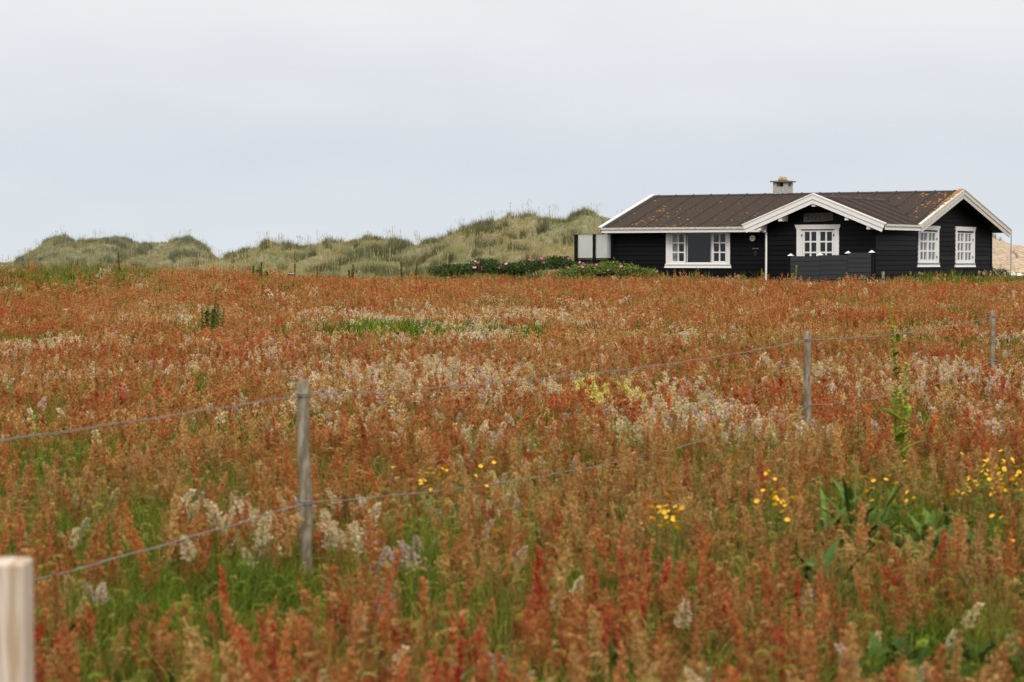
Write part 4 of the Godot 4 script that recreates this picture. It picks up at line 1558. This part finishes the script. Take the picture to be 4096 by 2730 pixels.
func build_field() -> void:
	# where the photograph shows drifts of pale grass, of green and of deep red
	for q in [[1900, 1270, 420, 26, "pale", 1.0], [2300, 1275, 160, 22, "pale", 0.9], [1330, 1265, 130, 22, "pale", 0.9], [780, 1270, 160, 28, "pale", 0.5], [1850, 1360, 170, 28, "pale", 1.2], [1150, 1380, 260, 40, "pale", 0.45], [170, 1390, 190, 40, "pale", 0.9], [1750, 1500, 300, 55, "pale", 1.2], [1330, 1500, 130, 60, "pale", 0.6], [2000, 1760, 260, 60, "pale", 0.35], [1000, 2060, 190, 60, "pale", 2.2], [1400, 2050, 150, 50, "pale", 1.1], [1900, 2000, 260, 60, "pale", 0.9], [1650, 2190, 170, 60, "pale", 0.6], [270, 2140, 120, 60, "pale", 0.6], [420, 2330, 110, 60, "pale", 0.6], [180, 2680, 120, 60, "pale", 0.9], [700, 2700, 120, 50, "pale", 0.5], [2750, 1640, 200, 60, "pale", 0.9], [2550, 1700, 200, 60, "pale", 0.6], [3060, 1720, 160, 50, "pale", 0.8], [3850, 1500, 220, 60, "pale", 0.8], [3300, 1500, 200, 50, "pale", 0.5], [2850, 1330, 400, 30, "pale", 0.25], [3900, 1330, 250, 30, "pale", 0.3],
			[1780, 1318, 420, 24, "green", 1.7], [1480, 1308, 120, 22, "green", 1.4], [290, 1150, 270, 24, "green", 1.2], [420, 1790, 130, 40, "green", 0.9], [200, 1850, 250, 90, "green", 0.7], [500, 2080, 200, 110, "green", 0.9], [640, 2360, 280, 130, "green", 1.1], [1000, 2290, 220, 110, "green", 0.7], [1700, 2230, 160, 120, "green", 1.0], [1750, 1750, 120, 50, "green", 0.6], [2560, 1800, 200, 50, "green", 0.4], [3560, 2080, 270, 90, "green", 1.1], [3850, 2120, 200, 80, "green", 0.9], [3850, 2580, 260, 150, "green", 1.4], [3560, 2640, 160, 90, "green", 0.8], [3950, 1380, 140, 20, "green", 0.9], [3480, 1215, 260, 14, "green", 0.5], [100, 2150, 130, 150, "green", 0.6], [2050, 2150, 160, 90, "green", 0.4], [2950, 1830, 160, 50, "green", 0.35], [2700, 2700, 200, 80, "green", 0.3],
			[2500, 2500, 700, 200, "red", 0.5], [3300, 2350, 300, 120, "red", 0.8], [3400, 1750, 400, 90, "red", 0.5], [2250, 1640, 250, 60, "red", 0.7], [600, 1400, 400, 70, "red", 0.3], [2950, 1180, 700, 40, "red", 0.35], [1500, 1190, 700, 40, "red", 0.3], [560, 2600, 300, 120, "tan", 0.5], [700, 1850, 500, 160, "tan", 0.35], [2300, 1900, 500, 130, "tan", 0.45], [1500, 2500, 500, 150, "tan", 0.4], [3700, 1850, 300, 60, "red", 0.5], [1250, 2290, 130, 170, "low", 1.0], [1250, 2290, 130, 140, "green", 0.8], [3800, 2620, 330, 160, "low", 0.55], [650, 2420, 260, 150, "low", 0.4], [2500, 1600, 170, 60, "yellow", 0.9], [2500, 1600, 170, 60, "pale", 0.5], [2330, 1580, 60, 40, "yellow", 0.9], [1200, 1620, 200, 50, "yellow", 0.3], [90, 1690, 120, 30, "yellow", 0.8], [90, 1690, 100, 30, "pale", 0.5]]:
		patch(q[0], q[1], q[2], q[3], q[4], q[5])
	patches.append([16.6, 86.5, 3.6, 3.2, "green", 1.5])
	patches.append([21.5, 92.0, 3.0, 5.0, "green", 1.5])
	# meshes, three levels of fineness
	var single := []
	var sorrel_near := []
	var sorrel_mid := []
	var sorrel_far := []
	for v in 7:
		var h := 0.25 + 0.037 * v
		var lean := Vector3(0.015 + 0.012 * (v % 5), 0, 0.01)
		var stem := sorrel_stem(h, lean)
		var spike := sorrel_spike(h, lean, 400, 0.0125, [0.022, 0.036, 0.048, 0.028, 0.042, 0.030, 0.052][v])
		single.append([stem, spike])
		sorrel_near.append(merged([[stem, Transform3D()], [spike, Transform3D()]]))
	for v in 5:
		var h := 0.26 + 0.04 * v
		var lean := Vector3(0.02, 0, 0.01)
		sorrel_mid.append(merged([[sorrel_stem(h, lean), Transform3D()], [sorrel_spike(h, lean, 95, 0.021, 0.026 + 0.006 * v), Transform3D()]]))
	for v in 5:
		var list := []
		for k in 4:
			var h := rng.randf_range(0.26, 0.44)
			var lean := Vector3(0.03, 0, 0.0)
			list.append([sorrel_spike(h, lean, 22, 0.033, 0.026), Transform3D(Basis(Vector3.UP, rng.randf() * TAU), rand_dir(0.0) * rng.randf() * 0.17)])
		sorrel_far.append(merged(list))
	var pale_single := []
	var pale_near := []
	var pale_mid := []
	var pale_far := []
	for v in 5:
		var h := 0.28 + 0.03 * v
		var lean := Vector3(0.008 + 0.007 * v, 0, 0.0)
		var st := start()
		st.set_color(Color(0.45, 0.52, 0.3))
		ribbon(st, Vector3(0, -0.02, 0), Vector3(lean.x * 0.6, h * 0.8, 0), 0.0014)
		var stem := done(st)
		var head := plume(h, lean, 220, 0.0135)
		pale_single.append([stem, head])
		pale_near.append(merged([[stem, Transform3D()], [head, Transform3D()]]))
		pale_mid.append(merged([[stem, Transform3D()], [plume(h, lean, 80, 0.02), Transform3D()]]))
		var list := []
		for k in 4:
			list.append([plume(h * rng.randf_range(0.85, 1.15), lean, 16, 0.028), Transform3D(Basis(Vector3.UP, rng.randf() * TAU), rand_dir(0.0) * rng.randf() * 0.16)])
		pale_far.append(merged(list))
	var tuft_near := []
	var tuft_mid := []
	var tuft_far := []
	for v in 5:
		tuft_near.append(grass_tuft(18, 0.23 + 0.03 * v, 0.0026, 0.09, 1 if v > 2 else 0))
		tuft_mid.append(grass_tuft(14, 0.23 + 0.025 * v, 0.0042, 0.12, 0))
		tuft_far.append(grass_tuft(16, 0.27 + 0.03 * v, 0.009, 0.24, 0))
	var meshes := {"sorrel": [sorrel_near, sorrel_mid, sorrel_far], "pale": [pale_near, pale_mid, pale_far], "tuft": [tuft_near, tuft_mid, tuft_far]}
	var places := {}
	for k in meshes:
		places[k] = [[[], [], [], [], [], [], []], [[], [], [], [], [], [], []], [[], [], [], [], [], [], []]]
	var first_sorrel := []
	var first_pale := []
	# [from, to, tries of sorrel, of pale heads, of tufts per square metre, level]
	for z in [[3.4, 16.0, 215.0, 110.0, 330.0, 0], [16.0, 36.0, 150.0, 100.0, 190.0, 1], [36.0, 112.0, 46.0, 24.0, 34.0, 2]]:
		var half: float = 0.262
		var area: float = half * (z[1] * z[1] - z[0] * z[0])
		for kind in [["sorrel", z[2]], ["pale", z[3]], ["tuft", z[4]]]:
			var n := int(area * kind[1])
			for i in n:
				var d := sqrt(lerpf(z[0] * z[0], z[1] * z[1], rng.randf()))
				var x: float = rng.randf_range(-1.0, 1.0) * (half * d)
				if d > 60.0 and in_house(x, d):
					continue
				var ps := patch_sum(x, d)
				var pale: float = clampf(n_pale.get_noise_2d(x * 1.2, d * 0.75) * 1.3 - 0.3, 0.0, 0.5) + ps.pale
				var green: float = clampf(n_green.get_noise_2d(x * 1.1, d * 0.8) * 0.8 - 0.05, 0.0, 0.5) + ps.green
				var edge := 84.0 + n_tone.get_noise_2d(x * 0.6, 7.0) * 5.0 + smoothstep(-2.0, 4.0, x) * 6.0 - 15.0 * smoothstep(-8.0, -12.0, x)
				var fade := 1.0 - smoothstep(edge - 3.0, edge + 4.0, d)
				var s := rng.randf_range(0.78, 1.14)
				var fq := 1.0 if d < 16.0 else (0.75 if d < 36.0 else 0.4)
				var clump := n_clump.get_noise_2d(x * fq, d * fq * 0.7)
				if d > 55.0 and rng.randf() < (0.06 if d < 80.0 else 0.02):
					s *= 1.45
				elif d > 80.0 and x > 0.0:
					s *= 0.72
				match kind[0]:
					"sorrel":
						var keep: float = clampf(1.0 - green * 0.9 - pale * 0.5, 0.05, 1.0) * (0.06 + 0.94 * fade) * lerpf(1.0, smoothstep(-0.16, 0.3, clump), 0.93 - 0.35 * smoothstep(40.0, 70.0, d)) * (1.0 - 0.7 * ps.low)
						if rng.randf() > keep:
							continue
						var tr := placed(Vector3(x, ground_y(x, d), -d), s * rng.randf_range(0.72, 1.2) * (1.0 - 0.55 * ps.low), 0.17)
						var tint := sorrel_tint(x, d, ps.red, ps.tan)
						var v: int = rng.randi() % (meshes.sorrel[z[5]] as Array).size()
						if z[5] == 0 and d < 9.5:
							first_sorrel.append([d, tr, tint, v, x])
						else:
							places.sorrel[z[5]][v].append([tr, tint])
					"pale":
						var keep: float = clampf(pale * 1.3 + 0.035, 0.0, 1.0) * (0.1 + 0.9 * fade) * (0.25 + 0.75 * smoothstep(-0.2, 0.3, n_clump.get_noise_2d(x * fq * 1.3 + 90.0, d * fq)))
						if rng.randf() > keep:
							continue
						var tr := placed(Vector3(x, ground_y(x, d), -d), s * (0.86 if d < 16.0 else 1.0), 0.14)
						var c: Color = [Color(0.60, 0.46, 0.27), Color(0.54, 0.39, 0.30), Color(0.56, 0.40, 0.165), Color(0.64, 0.52, 0.32)][rng.randi() % 4]
						if ps.yellow > 0.3 and rng.randf() < ps.yellow:
							c = Color(0.62, 0.56, 0.14)
						var v := rng.randi() % 5
						if z[5] == 0 and d < 12.0:
							first_pale.append([d, tr, col(c, 0.12), v, x])
						else:
							places.pale[z[5]][v].append([tr, col(c, 0.12)])
					"tuft":
						var r := rng.randf() + green * 0.5 - (1.0 - fade) * 0.1
						var c := Color(0.145, 0.16, 0.018)
						if r < 0.22:
							c = Color(0.34, 0.225, 0.07)
						elif r < 0.5:
							c = Color(0.20, 0.165, 0.032)
						elif r > 0.95:
							c = Color(0.125, 0.185, 0.018)
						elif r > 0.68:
							c = Color(0.055, 0.075, 0.012)  # deep green share: shadow between the plants put into the tuft colour
						if d > edge:
							c = c.lerp(Color(0.20, 0.18, 0.055), 0.55)
						var tall: float = s * (1.0 + 0.15 * minf(green, 1.0)) * (1.0 - 0.45 * ps.low)
						if z[5] == 0 and ps.green > 0.5 and rng.randf() < 0.5:
							c = Color(0.09, 0.125, 0.015)
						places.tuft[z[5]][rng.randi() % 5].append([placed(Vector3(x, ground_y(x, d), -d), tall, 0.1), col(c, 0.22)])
	var cream: StandardMaterial3D = M.plant.duplicate()
	cream.albedo_color = lin(0.62, 0.51, 0.31)
	var rose: StandardMaterial3D = M.plant.duplicate()
	rose.albedo_color = lin(0.50, 0.37, 0.31)
	for q in [[950, 2085, 175, 70, 15, cream, "large cream plume in the bright clump beside the thin fence post", "plumes in the bright clump"], [1420, 2060, 170, 45, 9, cream, "cream plume in the loose row on the far side of the fence post", "plumes beyond the fence post"], [1650, 2200, 150, 70, 7, rose, "dusky pink plume over the green grass near the fence post", "dusky pink plumes"]]:
		for k in q[4]:
			var at := spot(q[0] + rng.randfn(0.0, q[2] * 0.6), q[1] + rng.randfn(0.0, q[3] * 0.55), 0.4)
			var v: int = rng.randi() % 5
			var t := thing("velvet_plume", q[6], "plume", Vector3.ZERO, 0.0, q[7])
			t.transform = placed(at, rng.randf_range(0.95, 1.3), 0.2)
			part(t, "stem", pale_single[v][0], q[5])
			part(t, "flower_head", pale_single[v][1], q[5])
	# the plants that show largest are things of their own
	one_by_one(first_sorrel, single, places.sorrel[0], "sorrel_plant", "sorrel with a branched flower spike in the foremost field strip", "sorrel", "sorrel in the foremost strip", "flower_spike")
	one_by_one(first_pale, pale_single, places.pale[0], "velvet_plume", "plume of velvet grass among the foremost sorrel", "plume", "plumes among the foremost sorrel", "flower_head")
	var names := {"sorrel": ["sorrel_meadow", "rust-red and orange sorrel covering the whole field", "sorrel"], "pale": ["pale_grass_heads", "pale cream grass heads in drifts across the field", "grass"], "tuft": ["meadow_grass", "green and straw grass growing under the sorrel", "grass"]}
	for k in meshes:
		for lev in 3:
			for v in (meshes[k][lev] as Array).size():
				scatter(names[k][0], names[k][1], names[k][2], meshes[k][lev][v], places[k][lev][v])

func one_by_one(list: Array, single: Array, rest: Array, called: String, label: String, category: String, group: String, head: String) -> void:
	list.sort_custom(func(a: Array, b: Array) -> bool: return a[0] < b[0])
	var made := 0
	var mats := {}
	for q in list:
		var d: float = q[0]
		var tip := EYE - 0.36
		var seen: bool = absf(q[4]) < d * 0.2245 and HORIZON + tip * FOCAL / d < 2730.0
		if not seen or made >= 300:
			rest[q[3]].append([q[1], q[2]])
			continue
		made += 1
		# a few shared tints
		var c: Color = q[2]
		var tone := "golden tan"
		if head == "flower_head":
			tone = "yellowish" if c.b < c.g * 0.55 else ("pinkish" if c.b > c.g * 0.74 else "cream")
		elif c.g < c.r * 0.17:
			tone = "deep red"
		elif c.g < c.r * 0.3:
			tone = "salmon red"
		elif c.g < c.r * 0.4:
			tone = "rust orange"
		elif c.g < c.r * 0.5:
			tone = "light orange"
		var size: float = (q[1] as Transform3D).basis.get_scale().x * (0.25 + 0.037 * q[3])
		var build := "tall" if size > 0.4 else ("short" if size < 0.29 else "middling")
		var t := thing(called, "%s %s %s" % [build, tone, label], category, Vector3.ZERO, 0.0, "%s %s %s" % [build, tone, group])
		t.transform = q[1]
		var key := "%d_%d_%d" % [int(c.r * 16.0), int(c.g * 32.0), int(c.b * 32.0)]
		if not mats.has(key):
			var m: StandardMaterial3D = M.plant.duplicate()
			m.albedo_color = Color(c.r, c.g, c.b).linear_to_srgb()
			mats[key] = m
		part(t, "stem", single[q[3]][0], mats[key])
		part(t, head, single[q[3]][1], mats[key])

func build_marram() -> void:
	var kinds := []
	for v in 4:
		kinds.append(grass_tuft(20, 0.62 + 0.08 * v, 0.008, 0.3, 0))
	var tall := []
	for v in 2:
		var st := start()
		for k in 4:
			var a := rng.randf() * TAU
			var o := Vector3(cos(a), 0, sin(a)) * rng.randf_range(0.02, 0.16)
			var hh := rng.randf_range(0.8, 1.15)
			st.set_color(Color(1, 1, 1))
			ribbon(st, o, o * 1.8 + Vector3(0.08, hh, 0), 0.0055)
			ribbon(st, o * 1.8 + Vector3(0.08, hh, 0), o * 2.0 + Vector3(0.12, hh + 0.16, 0), 0.012)
		tall.append(done(st))
	var lists := [[], [], [], []]
	var tall_lists := [[], []]
	for job in [[97.0, 160.0, -25.0, 23.0, "a", 80000], [150.0, 206.0, -51.0, -15.0, "b", 56000]]:
		for i in job[5]:
			var d := rng.randf_range(job[0], job[1])
			var x := rng.randf_range(job[2], job[3])
			var px := 2048.0 + FOCAL * x / d
			var line := crest if job[4] == "a" else crest_left
			var c := crest_at(line, px)
			if d > c.y + 3.0:
				continue
			if job[4] == "a" and (px < 700.0 or px > 3250.0 or in_house(x, d)):
				continue
			var y := dune_a(x, d) if job[4] == "a" else dune_b(x, d)
			if y < ground_y(x, d) - 0.1:
				continue
			var t := n_tone.get_noise_2d(x * 0.9, d * 0.6) + rng.randfn(0.0, 0.18)
			var dark := n_green.get_noise_2d(x * 1.5, d * 0.9) + 0.14 * smoothstep(9.0, 1.0, absf(c.y - d)) + 0.25 * n_fine.get_noise_2d(x * 0.55, d * 0.4)
			t += 0.25 * smoothstep(6.0, 1.0, absf(c.y - d)) * signf(n_pale.get_noise_2d(x * 1.6, 3.0))
			var col0 := Color(0.30, 0.285, 0.125)
			if job[4] == "a" and px > 1900.0 and d < 122.0 and rng.randf() < 0.6:
				t += 0.3
			if t > 0.22:
				col0 = Color(0.40, 0.32, 0.155)
			elif t < -0.2:
				col0 = Color(0.25, 0.275, 0.14)
			if dark > 0.36:
				col0 = Color(0.15, 0.15, 0.075)
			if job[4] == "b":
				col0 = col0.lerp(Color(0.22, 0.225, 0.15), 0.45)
			var s := rng.randf_range(0.26, 0.44) if dark <= 0.36 else rng.randf_range(0.6, 1.0)
			var low := 1.0 - smoothstep(97.0, 112.0, d) if job[4] == "a" else 0.0
			s *= 1.0 - 0.35 * low
			lists[rng.randi() % 4].append([placed(Vector3(x, y - 0.03, -d), s, 0.16), col(col0, 0.2)])
			if rng.randf() < 0.015:
				tall_lists[rng.randi() % 2].append([placed(Vector3(x, y - 0.03, -d), rng.randf_range(0.65, 0.95), 0.1), col(Color(0.42, 0.35, 0.18), 0.15)])
	# a few tufts on the bare sand
	for i in 500:
		var d := rng.randf_range(104.0, 122.0)
		var px := rng.randf_range(3860.0, 4330.0)
		var x := (px - 2048.0) / FOCAL * d
		var keep := 0.05 + (0.95 if px < 4010.0 and d > 116.0 else 0.0)
		if rng.randf() > keep or in_house(x, d):
			continue
		lists[rng.randi() % 4].append([placed(Vector3(x, sand_y(x, d) - 0.03, -d), rng.randf_range(0.25, 0.6), 0.2), col(Color(0.20, 0.19, 0.09), 0.25)])
	for v in 4:
		scatter("marram_grass", "olive and straw marram grass clothing the dunes", "grass", kinds[v], lists[v])
	for v in 2:
		scatter("marram_stalks", "thin straw seed stalks standing over the dune grass", "grass", tall[v], tall_lists[v])
